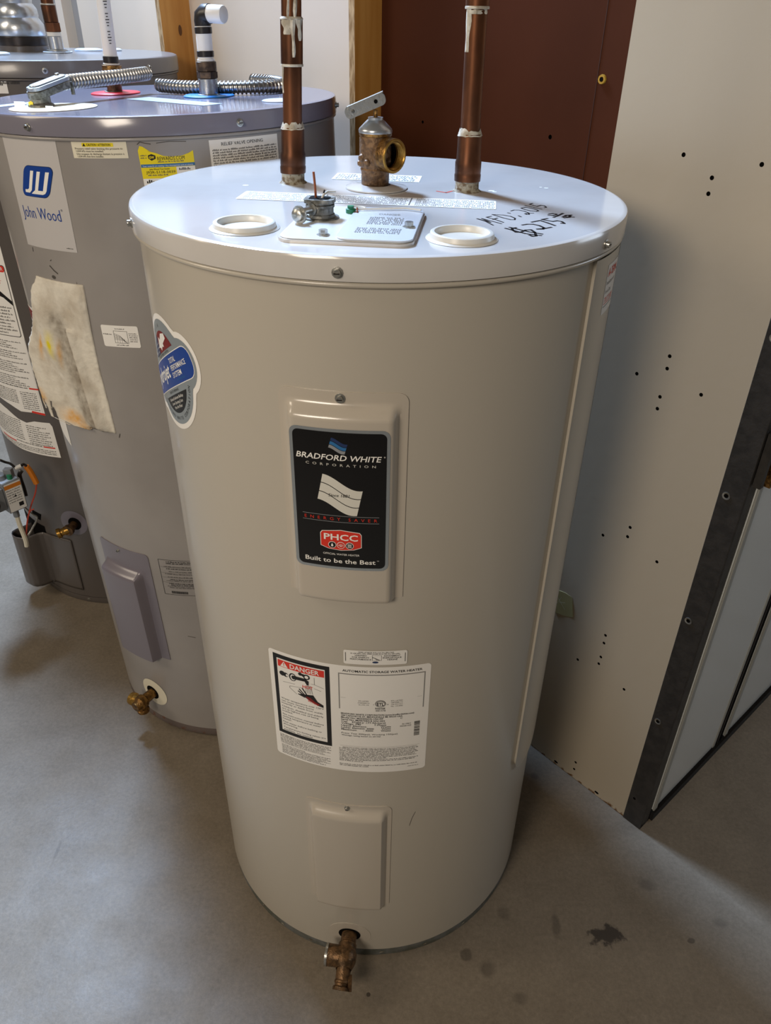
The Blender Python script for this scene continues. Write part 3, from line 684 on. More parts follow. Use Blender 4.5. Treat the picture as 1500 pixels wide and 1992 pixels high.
# --- drain
sd = -.0345/RJ; od = Vector((math.sin(sd), -math.cos(sd), 0)); sx_ = Vector((math.cos(sd), math.sin(sd), 0)); DZ = .0665
b = MB(); P = Print(cyl(RJ), .006); P.poly(ell(-.0345, DZ, .0355, .0330, 36), 'cover', 1); P.poly(ell(-.0345, DZ, .0185, .0175, 26), 'hole_dark', 3)
o = P.mb; rim = ell(-.0345, DZ, .0355, .0330, 36); n = 36
o.add([cyl(RJ)(s, z, .0006) for s, z in rim]+[cyl(RJ)(s, z, -.0005) for s, z in rim], [(k, (k+1) % n, n+(k+1) % n, n+k) for k in range(n)], 'cover')
o.build('drain_collar', h1)
b = MB(); c0 = od*(RJ-.012)+Vector((0, 0, DZ)); L0 = .052
b.lathe([(0, 0), (.0125, 0), (.0130, .022), (.0130, .028), (.0150, .030), (.0150, .038)], c0, od, 20, 'drain_brass')
bc = c0+od*.050
b.lathe([(0, -.020), (.0125, -.018), (.0175, -.006), (.0180, .006), (.0150, .014), (.0125, .020)], bc, od, 22, 'drain_brass')
b.lathe([(0, -.004), (.0165, 0), (.0168, .028), (.0150, .031)], bc, -sx_, 22, 'drain_brass')
b.lathe([(.0172, .029), (.0172, .033), (.012, .0335), (0, .0325)], bc, -sx_, 22, 'zinc')
sp = bc+od*.010; sd_ = (od*1+Vector((0, 0, -.45))).normalized()
b.lathe([(.0130, 0), (.0118, .010), (.0112, .023), (.0122, .024), (.0125, .027), (.0112, .028), (.0112, .031), (.0138, .033), (.0138, .0375), (.0100, .038), (.0095, .032), (0, .030)], sp, sd_, 22, 'drain_brass', mtf=['drain_brass']*9+['brass_bright']*2)
b.box(sp+sd_*.026+sx_*.013, (.006, .02, .014), 'drain_brass')
o = b.build('drain_valve', h1); lab(o, 'old brown brass drain valve')

# --- things on the lid (part local z = HH)
Z = HH
PA = math.radians(-6.8); e1 = Vector((math.cos(PA), math.sin(PA), 0)); e2 = Vector((-math.sin(PA), math.cos(PA), 0)); pc = Vector((-.0205, -.1745, Z))
def lp_(a, c, z=0): return pc+e1*a+e2*c+Vector((0, 0, z))
b = MB(); b.prism(rrect(-.064, -.0745, .064, .0740, .016, 6), -.0005, .0030, 'lid', lambda x, y, z: lp_(x, y, z)); b.prism(rrect(-.062, -.0730, .0625, .0725, .015, 6), .0031, .0040, 'plate_white', lambda x, y, z: lp_(x, y, z))
P = b; jp = b.build('junction_plate', h1, bevel=.0006)
b = MB(); b.prism(rrect(-.0085, -.0725, .0630, .0660, .013, 6), .0042, .0056, 'aluminium', lambda x, y, z: lp_(x, y, z)); cvr = b.build('cover_plate', jp, bevel=.0004); lab(cvr, 'silver cover plate with embossed lettering')
P = Print(lambda x, y, o: tuple(lp_(x, y, .0054+o)), 0)
P.text('DANGER', .030, .030, .0060, 'ink_faint', w=.022, align='C'); P.para(.012, .048, .022, 6, .0055, mt='ink_faint'); P.para(.006, .050, -.025, 4, .0055, mt='ink_faint')
P.build('embossing', cvr)
def bolt(parent, a, c, z, r=.0042, name='bolt', h=.005):
    b = MB(); b.lathe([(r*1.5, 0), (r*1.5, .0008), (r, .0009), (r, h), (0, h)], lp_(a, c, z), (0, 0, 1), 6, 'zinc', False); return b.build(name, parent)
bolt(jp, -.0215, -.0560, .004); bolt(jp, .0545, -.0165, .0056)
# cable connector
fc = lp_(-.0385, .0150, .004)
b = MB(); b.lathe([(.0190, 0), (.0190, .0012), (.0150, .0015), (.0145, .004), (.0135, .0045), (.0135, .010), (.0145, .0105), (.0145, .013), (.0130, .0135), (.0130, .016)], fc, (0, 0, 1), 24, 'zinc_dull')
b.prism(rrect(-.0150, -.0120, .0150, .0120, .006, 4), .0150, .0185, 'zinc_dull', lambda x, y, z: fc+e1*x+e2*y+Vector((0, 0, z)))
b.prism(rrect(-.0105, -.0080, .0105, .0080, .004, 4), .0186, .0188, 'hole_dark', lambda x, y, z: fc+e1*x+e2*y+Vector((0, 0, z)))
con = b.build('cable_connector', jp); lab(con, 'clamp fitting with bent earth wires')
b = MB(); sdx = (e1*-.45-e2*.9).normalized(); s0 = fc+Vector((0, 0, .0100))+sdx*.012
b.tube([s0, s0+sdx*.024], .0034, 'zinc', 12); b.lathe([(.0085, .020), (.0085, .0215), (.006, .0216), (.006, .0255), (.0035, .027), (0, .027)], s0-Vector((0, 0, .002)), sdx, 18, 'zinc'); b.lathe([(.006, -.002), (.006, .002), (0, .002)], s0, sdx, 14, 'zinc_dull')
b.prism(rrect(-.006, -.004, .010, .006, .003, 3), .000, .003, 'zinc_dull', lambda x, y, z: s0+sdx*.020+e1*x+e2*y+Vector((0, 0, z-.0135)))
b.build('clamp_screw', con)
b = MB(); w0 = fc+e1*-.004+Vector((0, 0, .0180)); b.tube([w0, w0+Vector((-.0005, 0, .012)), w0+Vector((-.0015, 0, .0245))], .0012, 'copper_wire', 8)
b.tube([w0+e1*.006, w0+e1*.008+Vector((0, 0, .004)), w0+e1*.011+e2*.004+Vector((0, 0, .006)), w0+e1*.018+e2*.01+Vector((0, 0, .005))], .0012, 'plastic_white', 7)
b.tube([w0+e1*.006+e2*.002, w0+e1*.009+Vector((0, 0, .008))], .0009, 'steel_dark', 6)
b.build('wire', con)
g0 = lp_(-.0120, .0420, .004); b = MB(); b.lathe([(.0052, 0), (.0052, .004), (.0035, .0045), (.0035, .007), (0, .007)], g0, (0, 0, 1), 10, 'plastic_green', False)
gs = b.build('earth_screw', jp); lab(gs, 'green earthing screw')
b = MB(); b.tube([g0+e1*.004+e2*-.002+Vector((0, 0, .001)), g0+e1*.008+e2*-.006+Vector((0, 0, .002)), g0+e1*.006+e2*.004+Vector((0, 0, .004))], .0010, 'copper_wire', 6)
b.tube([g0+e1*.010*math.cos(t*PI/6)+e1*.004+e2*(.010+.007*math.sin(t*PI/6))+Vector((0, 0, .003)) for t in range(11)]+[g0+e1*.055+e2*.016+Vector((0, 0, .0035)), g0+e1*.072+e2*.010+Vector((0, 0, .0035))], .0011, 'plastic_white', 6)
b.build('earth_wire', gs)
# plastic collars
def collar(x, y):
    b = MB(); b.lathe([(.0345, .0003), (.0335, .0012), (.0310, .0020), (.0300, .0060), (.0285, .0068), (.0262, .0066), (.0252, .0050), (.0246, .0008), (.0, .0008)], (x, y, Z), (0, 0, 1), 48, 'plastic_white'); return b
o = collar(-.1285, -.1875).build('port_collar', h1); collar(.0815, -.2155).build('port_collar', h1)
# printed strip labels on lid
ang = math.radians(-6.5)
def flat(cx_, cy_, a, zz): return lambda x, y, o: (cx_+x*math.cos(a)-y*math.sin(a), cy_+x*math.sin(a)+y*math.cos(a), zz+o)
P = Print(flat(-.0128, -.0455, ang, Z), 0); P.rect(-.1470, -.0230, .1450, .0230, 'white_sheet', 0, .003)
for k in range(3): P.para(-.141+.098*k, -.052+.098*k, .0205, 7, .0057, h=.0034, mt='ink_faint')
for x in (-.0490, .0490): P.rect(x-.0006, -.0200, x+.0006, .0200, 'ink_soft', 1)
lab(P.build('warning_strip', h1), 'long white label of small print across the lid')
P = Print(flat(-.004, .097, ang, Z), 0); P.rect(-.0560, -.0230, .0560, .0230, 'white_sheet', 0, .001); P.para(-.052, .052, .0190, 5, .0075, h=.0055, mt='ink_faint')
lab(P.build('warning_label', h1), 'white label under the relief valve')
# marker writing
MFD = [[(0.1037, -0.1307), (0.1113, -0.1415), (0.1175, -0.1588)], [(0.1041, -0.1307), (0.1162, -0.1463)], [(0.1162, -0.1463), (0.1086, -0.129)], [(0.1086, -0.129), (0.1267, -0.1515)], [(0.1143, -0.1229), (0.12, -0.1175)], [(0.1143, -0.1229), (0.122, -0.1321), (0.1294, -0.1453)], [(0.1199, -0.133), (0.1255, -0.1256)], [(0.1217, -0.1094), (0.1332, -0.1107), (0.1404, -0.1166), (0.144, -0.1252), (0.1427, -0.1323), (0.1384, -0.1326), (0.1315, -0.1244), (0.1262, -0.1159), (0.1222, -0.1101)], [(0.1394, -0.0995), (0.1419, -0.1019)], [(0.1492, -0.1131), (0.1513, -0.1183)], [(0.1442, -0.0898), (0.1481, -0.0853), (0.1535, -0.0853), (0.1585, -0.0902), (0.1622, -0.0985), (0.1615, -0.1059), (0.159, -0.1061), (0.1575, -0.1026), (0.1621, -0.0993), (0.1673, -0.0992)], [(0.1575, -0.0741), (0.1631, -0.0698), (0.1691, -0.074), (0.1736, -0.0825), (0.1745, -0.0874), (0.1716, -0.0899), (0.1653, -0.0881), (0.1605, -0.0816), (0.1574, -0.0749)], [(0.1637, -0.0598), (0.1715, -0.0691), (0.1796, -0.0782)], [(0.1697, -0.0532), (0.1741, -0.0468)], [(0.1697, -0.0532), (0.1765, -0.0639), (0.1818, -0.0571), (0.1855, -0.06), (0.1863, -0.0679), (0.1839, -0.0701)]]
USD = [[(0.1282, -0.171), (0.1454, -0.1922), (0.1594, -0.1988)], [(0.1329, -0.1665), (0.1495, -0.1842), (0.1615, -0.1926)], [(0.1395, -0.1676), (0.1349, -0.1711), (0.1345, -0.1775), (0.1366, -0.1867), (0.141, -0.187), (0.1476, -0.1772), (0.153, -0.1755), (0.1552, -0.1854), (0.1543, -0.2006), (0.1505, -0.2024), (0.1483, -0.1974)], [(0.1472, -0.1556), (0.1527, -0.1519), (0.1589, -0.1515), (0.1642, -0.1567), (0.1674, -0.1656), (0.1655, -0.1721), (0.1595, -0.1725)], [(0.1595, -0.1725), (0.1683, -0.1687), (0.1753, -0.1634)], [(0.1588, -0.1421), (0.1687, -0.1338)], [(0.1687, -0.1338), (0.1753, -0.1452), (0.1804, -0.1558)], [(0.1714, -0.1291), (0.1782, -0.1237)], [(0.1714, -0.1291), (0.1813, -0.1373), (0.1867, -0.1335), (0.1907, -0.1373), (0.1918, -0.1457), (0.1885, -0.1449)], [(0.1835, -0.1017), (0.188, -0.0991), (0.1916, -0.1018)], [(0.1818, -0.1069), (0.1863, -0.1088), (0.191, -0.1047)], [(0.1855, -0.1178), (0.1919, -0.1091), (0.1992, -0.0975)], [(0.1954, -0.116), (0.2012, -0.1065), (0.2049, -0.1081), (0.2025, -0.1162), (0.1963, -0.1195)], [(0.199, -0.1139), (0.2075, -0.1151)], [(0.202, -0.1065), (0.2071, -0.105)]]
P = Print(lambda x, y, o: (x, y, Z+o-.0002), 0)
for s in MFD: P.stroke(s, .0018, 'ink', 0)
for s in USD: P.stroke(s, .0028, 'ink', 0)
lab(P.build('marker_writing', h1), 'black marker date and price written on the lid')
for c in [('stroke', ([(.0688, .0141), (.0793, .0055), (.087, .016)], .003, 'wire_red', 0))]+[('poly', (ell(x, y, w, w*.8, 7), 'white_sheet', 0)) for (x, y, w) in ((.135, .022, .004), (.138, .016, .003), (.205, .045, .003), (.199, .05, .002), (-.163, .03, .004))]:
    P = Print(lambda x, y, o: (x, y, Z+o-.0002), 0); getattr(P, c[0])(*c[1]); P.build('paint_mark', h1)
# supply pipes
def supply(x, y, lean, top, couplings, label):
    b = MB(); ax = Vector((lean, 0, 1)).normalized(); o0 = Vector((x, y, Z))
    b.lathe([(.0113, .045), (.0113, top-Z)], o0, ax, 28, 'copper')
    o = b.build('copper_pipe', h1); lab(o, label)
    b = MB(); b.lathe([(.0185, -.0005), (.0160, .0010), (.0142, .0025), (.0140, .0105)], o0, ax, 24, 'crust'); b.build('threaded_nipple', o)
    b = MB(); b.lathe([(.0138, .010), (.0156, .0115), (.0158, .018), (.0152, .020), (.0155, .0215), (.0155, .032), (.0142, .036), (.0138, .062), (.0128, .0625)], o0, ax, 28, 'copper', mtf=['crust', 'copper', 'copper', 'copper', 'copper', 'copper', 'copper', 'copper']); b.build('coupling', o)
    b = MB(); n = 28; rr = random.Random(int(x*1000))
    z0 = [.0600+rr.uniform(-.0006, .0004) for k in range(n)]; z1 = [.0655+rr.uniform(-.001, .0035) for k in range(n)]
    vs = [o0+ax*z0[k]+Vector((math.cos(2*PI*k/n), math.sin(2*PI*k/n), 0))*.0145 for k in range(n)]+[o0+ax*z1[k]+Vector((math.cos(2*PI*k/n), math.sin(2*PI*k/n), 0))*.0118 for k in range(n)]
    b.add(vs, [(k, (k+1) % n, n+(k+1) % n, n+k) for k in range(n)], 'flux', True); b.build('sealant_ring', o)
    for (za, zb) in couplings:
        b = MB(); b.lathe([(.0114, za-.0002-Z), (.0127, za-Z), (.0127, zb-Z), (.0114, zb+.0002-Z)], o0, ax, 28, 'copper'); b.lathe([(.0131, za-.0015-Z), (.0133, za-Z), (.0129, za+.0012-Z)], o0, ax, 28, 'flux'); b.lathe([(.0129, zb-.0012-Z), (.0133, zb-Z), (.0117, zb+.002-Z)], o0, ax, 28, 'flux'); b.build('coupling', o)
    return o, o0, ax
def drips(o, o0, ax, R, items):
    for (az, zt, zb, w) in items:
        b = MB(); n = 7; vs = []
        for k in range(n+1):
            t = k/n; z = zt+(zb-zt)*t; ww = w*(1-.55*t+.18*math.sin(9*t+az)); c = az+.05*math.sin(5*t+zt*40)
            for sgn in (-1, 0, 1):
                a = c+sgn*ww; r = R+(.0011 if sgn == 0 else .0001); vs.append(o0+ax*(z-Z)+Vector((math.sin(a), -math.cos(a), 0))*r)
        b.add(vs, [(3*k+j, 3*k+j+1, 3*k+j+4, 3*k+j+3) for k in range(n) for j in range(2)], 'flux', True)
        b.build('flux_drip', o)
pl, a0, ax0 = supply(-.1080, .0560, .040, 1.75, [(1.308, 1.353)], 'left copper pipe streaked with flux')
drips(pl, a0, ax0, .0129, [(-.35, 1.352, 1.338, .55), (.25, 1.352, 1.316, .22), (.9, 1.352, 1.332, .35)])
drips(pl, a0, ax0, .0114, [(-.2, 1.40, 1.354, .2), (.5, 1.40, 1.354, .3), (-1.0, 1.308, 1.280, .14)])
pr, a1, ax1 = supply(.1050, .0200, -.010, 1.75, [(1.366, 1.42)], 'right copper pipe, darker, with a pale solder streak')
drips(pr, a1, ax1, .0114, [(-1.05, 1.365, 1.325, .5), (-.2, 1.366, 1.360, .9), (.9, 1.366, 1.360, .4)])
# relief valve
V = Vector((-.0040, .0275, Z))
b = MB(); b.lathe([(.0373, .0004), (.0373, .0018), (.030, .0030), (.017, .0042)], V, (0, 0, 1), 40, 'lid'); b.build('valve_collar', h1)
V = Vector((-.0055, .0300, Z))
b = MB(); b.lathe([(.0150, .001), (.0165, .003), (.0168, .018), (.0180, .021), (.0172, .023), (.0190, .028), (.0188, .055), (.0180, .057), (.0192, .0575), (.0195, .061), (.0185, .062)], V, (0, 0, 1), 28, 'brass_dirty', mtf=['brass_dirty']*7+['brass']*3)
for a, z, r in ((-150, .034, .005), (-120, .030, .0045), (-165, .028, .004), (-35, .032, .0035)):
    d = Vector((math.cos(math.radians(a)), math.sin(math.radians(a)), 0)); b.lathe([(r*1.2, .010), (r, .019), (r*.6, .0215), (0, .022)], V+Vector((0, 0, z)), d, 8, 'brass_dirty')
rv = b.build('relief_valve', h1); lab(rv, 'crusted brass relief valve with side outlet')
b = MB(); b.lathe([(.0195, .0605), (.0198, .063), (.0190, .0650), (.0100, .0735), (.0088, .0740), (.0088, .0765), (.0060, .0768), (.0, .0768)], V, (0, 0, 1), 28, 'galvanised'); b.lathe([(.0025, .076), (.0025, .084)], V, (0, 0, 1), 10, 'brass'); b.build('valve_cap', rv)
pd = Vector((.70, -.71, -.02)).normalized(); pc0 = V+Vector((.001, 0, .0390))
b = MB(); b.lathe([(.0150, .006), (.0180, .012), (.0188, .018), (.0188, .031), (.0180, .032), (.0160, .032), (.0148, .030), (.0145, .026), (.0140, .020), (.0140, .012), (0, .012)], pc0, pd, 28, 'brass', mtf=['brass_dirty', 'brass_dirty', 'brass', 'brass_bright', 'brass_bright', 'brass_bright', 'brass_bright', 'brass_bright', 'hole_dark', 'hole_dark'])
for k in range(4): b.lathe([(.0150, .0225+.002*k), (.0140, .0235+.002*k), (.0150, .0245+.002*k)], pc0, pd, 24, 'brass_bright')
b.build('valve_outlet', rv)
b = MB(); ld = Vector((.93, .02, .37)).normalized(); lu = Vector((-.37, 0, .93)).normalized(); lw = ld.cross(lu)
lc = V+Vector((-.0120, -.002, .0885))
for off, th in ((.0060, .0009), (-.0060, .0009)):
    b.prism(rrect(-.0245, -.0065, .0245, .0065, .0055, 5), off-th/2, off+th/2, 'zinc', lambda x, y, z: lc+ld*x+lu*y+lw*z)
b.prism([(-.0200, .0055), (.0240, .0055), (.0240, .0065), (-.0200, .0065)], -.006, .006, 'zinc', lambda x, y, z: lc+ld*x+lu*y+lw*z)
b.lathe([(.0022, 0), (.0022, .0006), (0, .0006)], lc+ld*.0130+lw*.0064, lw, 12, 'hole_dark'); b.lathe([(.0020, 0), (.0014, .0012), (0, .0012)], lc-ld*.0150+lw*.0064, lw, 12, 'zinc_dull')
b.build('valve_lever', rv)

# ================================================================ grey heater
LE = .0244; H2 = 1.2385; R2 = .2839; RL2 = .2885
h2 = empty('water_heater', (-.3531, 1.4357, .0), 'tall mid-grey water heater with a torn insulation pad, slightly leaning, behind the beige one', 'water heater', rot=(0, -LE, 0), group='water heaters standing in a row along the wall')
h2.location.z = R2*math.sin(LE)*.98
zo = -h2.location.z
H2 += zo
cyl2 = lambda s_, z_, o_: cyl(R2)(s_, z_+zo, o_)
b = MB(); b.lathe([(R2-.004, .026+zo), (R2, .0275+zo), (R2, H2-.02)], seg=224, mt='jacket_grey'); b.build('jacket', h2)
b = MB(); b.lathe([(0, .001), (R2-.001, .0002), (R2+.0005, .003), (R2-.002, .026+zo), (R2-.02, .0262+zo)], seg=160, mt='base_ring_brown'); b.build('base_ring', h2)
b = MB(); b.lathe([(0, H2), (RL2-.008, H2), (RL2-.005, H2), (RL2-.0015, H2-.0012), (RL2, H2-.004), (RL2, H2-.0255), (RL2-.003, H2-.0265)], seg=224, mt='lid_grey')
b.lathe([(RL2-.003+.0022*math.cos(t*PI/8), H2-.0290+.0024*math.sin(t*PI/8)) for t in range(-4, 5)][::-1]+[(R2-.001, H2-.0318)], seg=224, mt='jacket_grey')
lid2 = b.build('lid', h2)
for s in (-.1239, .1762, .452, -.43): screw(lid2, RL2, s*RL2/R2, H2-.0150, 'lid_screw')
# side labels
P = Print(cyl2, .007); P.poly([(-.2020, 1.0550), (-.0905, 1.0550), (-.0856, 1.2085), (-.1960, 1.2085)], 'label_silver', 0)
def shear_rr(x0, y0, x1, y1, r, k): return [(x+k*(y-y0), y) for x, y in rrect(x0, y0, x1, y1, r)]
P.poly(shear_rr(-.1790, 1.1295, -.1195, 1.1730, .010, .50), 'print_navy', 1); P.poly(shear_rr(-.1782, 1.1303, -.1203, 1.1722, .0095, .50), 'print_blue', 2)
def sh(pts): return [(x+.5*(y-1.135), y) for x, y in pts]
for pts in ([(-.1610, 1.1385), (-.1545, 1.1385), (-.1545, 1.1660), (-.1610, 1.1660)], [(-.1690, 1.1378), (-.1680, 1.1350), (-.1580, 1.1350), (-.1547, 1.1387), (-.1610, 1.1410), (-.1640, 1.1392), (-.1690, 1.1392)],
            [(-.1475, 1.1370), (-.1410, 1.1370), (-.1410, 1.1655), (-.1475, 1.1655)], [(-.1310, 1.1370), (-.1240, 1.1390), (-.1240, 1.1655), (-.1310, 1.1655)], [(-.1540, 1.1340), (-.1300, 1.1340), (-.1258, 1.1358), (-.1241, 1.1392), (-.1475, 1.1392), (-.1510, 1.1368)]):
    P.poly(sh(pts), 'white_paper', 3)
P.text('John Wood', -.1900, 1.0985, .0165, 'print_blue', w=.084, bold=-.006); P.text('®', -.1035, 1.1130, .003, 'print_navy')
P.words(-.1090, -.0960, 1.0595, .0016, 'ink_soft'); lab(P.build('brand_label', h2), 'tall white label with blue logo')
P = Print(cyl2, .007); P.rect(-.0610, 1.1860, .0175, 1.2068, 'print_cream', 0); P.rect(-.0455, 1.2008, -.0005, 1.2055, 'print_yellow', 1, .001)
P.poly([(-.0445, 1.2014), (-.0400, 1.2014), (-.0422, 1.2052)], 'ink', 2); P.text('CAUTION / ATTENTION', -.0385, 1.2018, .0028, 'ink', w=.034, bold=.02)
P.text('Pressure relief valve limiting the pressure to', -.0565, 1.1972, .0024, 'ink', w=.068); P.text('1,034 kPa must be installed.', -.0555, 1.1940, .0024, 'ink', w=.040)
P.text('Une soupape de décharge limitant la pression à', -.0555, 1.1905, .0024, 'ink', w=.068); P.text('1,034 kPa doit être installée.', -.0545, 1.1873, .0024, 'ink', w=.038)
lab(P.build('caution_label', h2), 'cream caution label with yellow heading')
P = Print(cyl2, .007)
P.poly([(.0325, 1.150), (.1060, 1.150), (.1060, 1.1930), (.1000, 1.1900), (.0900, 1.1870), (.0750, 1.1865), (.0650, 1.1875), (.0550, 1.1915), (.0480, 1.1935), (.0400, 1.1925), (.0385, 1.2000), (.0345, 1.2010), (.0315, 1.1950)][::1], 'print_yellow', 0)
P.rect(.0325, 1.1735, .1060, 1.1775, 'print_sky', 1); P.text('Your rewards are waiting • Vos récompenses sont en attente', .0345, 1.1743, .0020, 'white_paper', w=.069)
P.text('REWARDS.COM', .0560, 1.1820, .0048, 'ink', w=.037); P.words(.0560, .0920, 1.1795, .0018, 'ink_soft')
P.poly([(.0440, 1.1850), (.0480, 1.1820), (.0540, 1.1845), (.0540, 1.1885), (.0490, 1.1905), (.0440, 1.1890)], 'ink', 1); P.text('GW', .0452, 1.1848, .0030, 'print_yellow', w=.007, bold=.03)
P.words(.0335, .042, 1.188, .0018, 'ink_soft'); P.words(.0335, .042, 1.185, .0018, 'ink_soft')
P.rect(.0800, 1.1500, .1060, 1.1730, 'white_sheet', 1); P.text('John Wood Your Dealer', .0430, 1.1700, .0022, 'ink', w=.028); P.text('J93R-5118-0039', .0380, 1.1655, .0032, 'ink', w=.040); P.words(.0400, .0680, 1.1625, .0020, 'ink_soft'); P.words(.0835, .102, 1.1685, .0032, 'ink')
P.rect(.0325, 1.1480, .0800, 1.1590, 'white_sheet', 1); P.words(.0370, .0600, 1.1530, .0045, 'ink', 2)
lab(P.build('rewards_label', h2), 'torn yellow and blue rewards label')
P = Print(cyl2, .007); P.rect(.1295, 1.1350, .2400, 1.2040, 'white_sheet', 0); P.text('RELIEF VALVE OPENING', .1470, 1.1960, .0042, 'ink', w=.066)
P.para(.1330, .2370, 1.1930, 17, .0034, h=.0023, mt='ink_soft'); lab(P.build('valve_label', h2), 'white label headed relief valve opening')
P = Print(cyl2, .007); P.rect(-.0780, .9108, -.0160, .9460, 'white_sheet', 0, .003); P.frame(-.0575, .9175, -.0345, .9375, .0005, 'ink', 1)
for k_ in range(5): P.stroke([(-.0572, .9330-.0022*k_), (-.0480+.0015*k_, .9300-.0020*k_), (-.0370, .9180)], .0004, 'ink', 2); P.rect(-.0530+.004*k_, .9178, -.0527+.004*k_, .9310-.002*k_, 'ink', 1)
P.words(-.0760, -.0610, .9305, .0018, 'ink_soft'); P.words(-.0540, -.0380, .9400, .0018, 'ink_soft'); P.words(-.0560, -.0350, .9135, .0018, 'ink_soft')
for i in range(5): P.words(-.0320, -.0180, .9330-.0032*i, .0016, 'ink_soft')
lab(P.build('efficiency_label', h2), 'small white label with a curve chart')
P = Print(cyl2, .007); x0, x1, y0, y1 = -.0655, .0300, .4060, .4905
P.frame(x0, y0, x1, y1, .0008, 'ink', 0)
P.words(-.050, .025, .4850, .0024, 'ink'); P.words(-.050, .025, .4812, .0024, 'ink')
for y in (.4725, .4590, .4480, .4360): P.rect(x0, y, x1, y+.0004, 'ink_soft', 0)
for i, y in enumerate((.4735, .4685, .4620, .4560, .4490, .4430, .4395, .4330, .4295, .4262, .4230)): P.words(-.056+.004*(i % 3), .026, y, .0022, 'ink' if i in (1, 5, 7, 8) else 'ink_soft')
rr = random.Random(8); x = -.050
while x < -.018: w = rr.choice((.0004, .0008, .0012)); P.rect(x, .4095, x+w, .4155, 'ink', 0); x += w+.0005
lab(P.build('data_print', h2), 'black printed data plate')
# dark scuffs
def mark(fn, calls, name, parent):
    for k, c in calls:
        P = Print(fn, 0); getattr(P, k)(*c); P.build(name, parent)
mark(cyl2, [('stroke', ([(-.155, 1.029), (-.148, 1.023), (-.141, 1.019)], .0022, 'scuff', 0)), ('poly', (ell(-.152, 1.012, .0045, .003, 9), 'scuff', 0)), ('stroke', ([(-.151, 1.037), (-.148, 1.039)], .001, 'scuff', 0)),
 ('stroke', ([(.032, 1.203), (.036, 1.206), (.042, 1.2045), (.050, 1.203)], .0010, 'scuff', 0)), ('stroke', ([(.058, 1.204), (.075, 1.2055), (.098, 1.2045)], .0008, 'scuff', 0)), ('stroke', ([(-.035, .30), (-.02, .297)], .0012, 'scuff', 0)), ('stroke', ([(-.190, 1.052), (-.191, 1.046)], .001, 'ink', 0)),
 ('stroke', ([(-.09, .745), (-.087, .752)], .0015, 'scuff', 0)), ('stroke', ([(-.135, 1.004), (-.105, 1.0045), (-.105, 1.010)], .0006, 'scuff', 0))], 'scuff_mark', h2)
# red-white label remnant behind the pad
P = Print(cyl2, .006); P.poly([(-.3150, .700), (-.2430, .684), (-.2430, .935), (-.2500, .940), (-.3150, .935)], 'white_sheet', 0); P.rect(-.3100, .9120, -.2450, .9330, 'print_darkred', 1); P.para(-.308, -.247, .908, 6, .005, mt='ink_soft'); P.stroke([(-.300, .716), (-.2450, .690)], .001, 'ink', 2)
lab(P.build('warning_label', h2), 'mostly hidden white label with dark red heading')
# insulation pad
def pad_mat():
    m = mat('insulation', 'dfd9cb', .95, col2='c3b9a8', scale=28, bump=1, bscale=90, contrast=(.42, .68)); nt = m.node_tree; N = nt.nodes; L = nt.links; b = N['Principled BSDF']
    src = b.inputs['Base Color'].links[0].from_socket
    vc = N.new('ShaderNodeVertexColor'); vc.layer_name = 'stain_shade'
    sp = N.new('ShaderNodeSeparateColor'); L.new(vc.outputs[0], sp.inputs[0])
    n = N.new('ShaderNodeTexNoise'); n.inputs['Scale'].default_value = 90; n.inputs['Detail'].default_value = 4; tc = N.new('ShaderNodeTexCoord'); L.new(tc.outputs['Object'], n.inputs['Vector'])
    def f(ch, gain):
        a = N.new('ShaderNodeMath'); a.operation = 'MULTIPLY'; L.new(sp.outputs[ch], a.inputs[0]); L.new(n.outputs['Fac'], a.inputs[1])
        c = N.new('ShaderNodeMath'); c.operation = 'MULTIPLY'; c.use_clamp = True; L.new(a.outputs[0], c.inputs[0]); c.inputs[1].default_value = gain; return c.outputs[0]
    cur = src
    for ch, g, col in ((0, 2.0, 'e0a020'), (1, 2.4, 'e8d51c'), (2, 1.2, '6f6353')):
        x = N.new('ShaderNodeMix'); x.data_type = 'RGBA'; L.new(f(ch, g), x.inputs[0]); L.new(cur, x.inputs[6]); x.inputs[7].default_value = lin(col); cur = x.outputs[2]
    L.new(cur, b.inputs['Base Color']); return m
pad_mat()
rowsP = [(1.0065, -.2025, -.0935), (.985, -.213, -.094), (.955, -.2260, -.0955), (.925, -.2420, -.0975), (.895, -.2560, -.0985), (.865, -.2640, -.0990), (.835, -.2650, -.0975), (.810, -.2600, -.0965), (.790, -.2560, -.0960), (.770, -.2560, -.0955), (.755, -.2480, -.0950), (.7500, -.170, -.0950)]
def rowat(z):
    for a, c in zip(rowsP, rowsP[1:]):
        if c[0] <= z <= a[0]:
            t = (a[0]-z)/(a[0]-c[0]); return a[1]+(c[1]-a[1])*t, a[2]+(c[2]-a[2])*t
    return rowsP[-1][1:]
ni, nj = 44, 70; vs = []; cols = []; rr = random.Random(2)
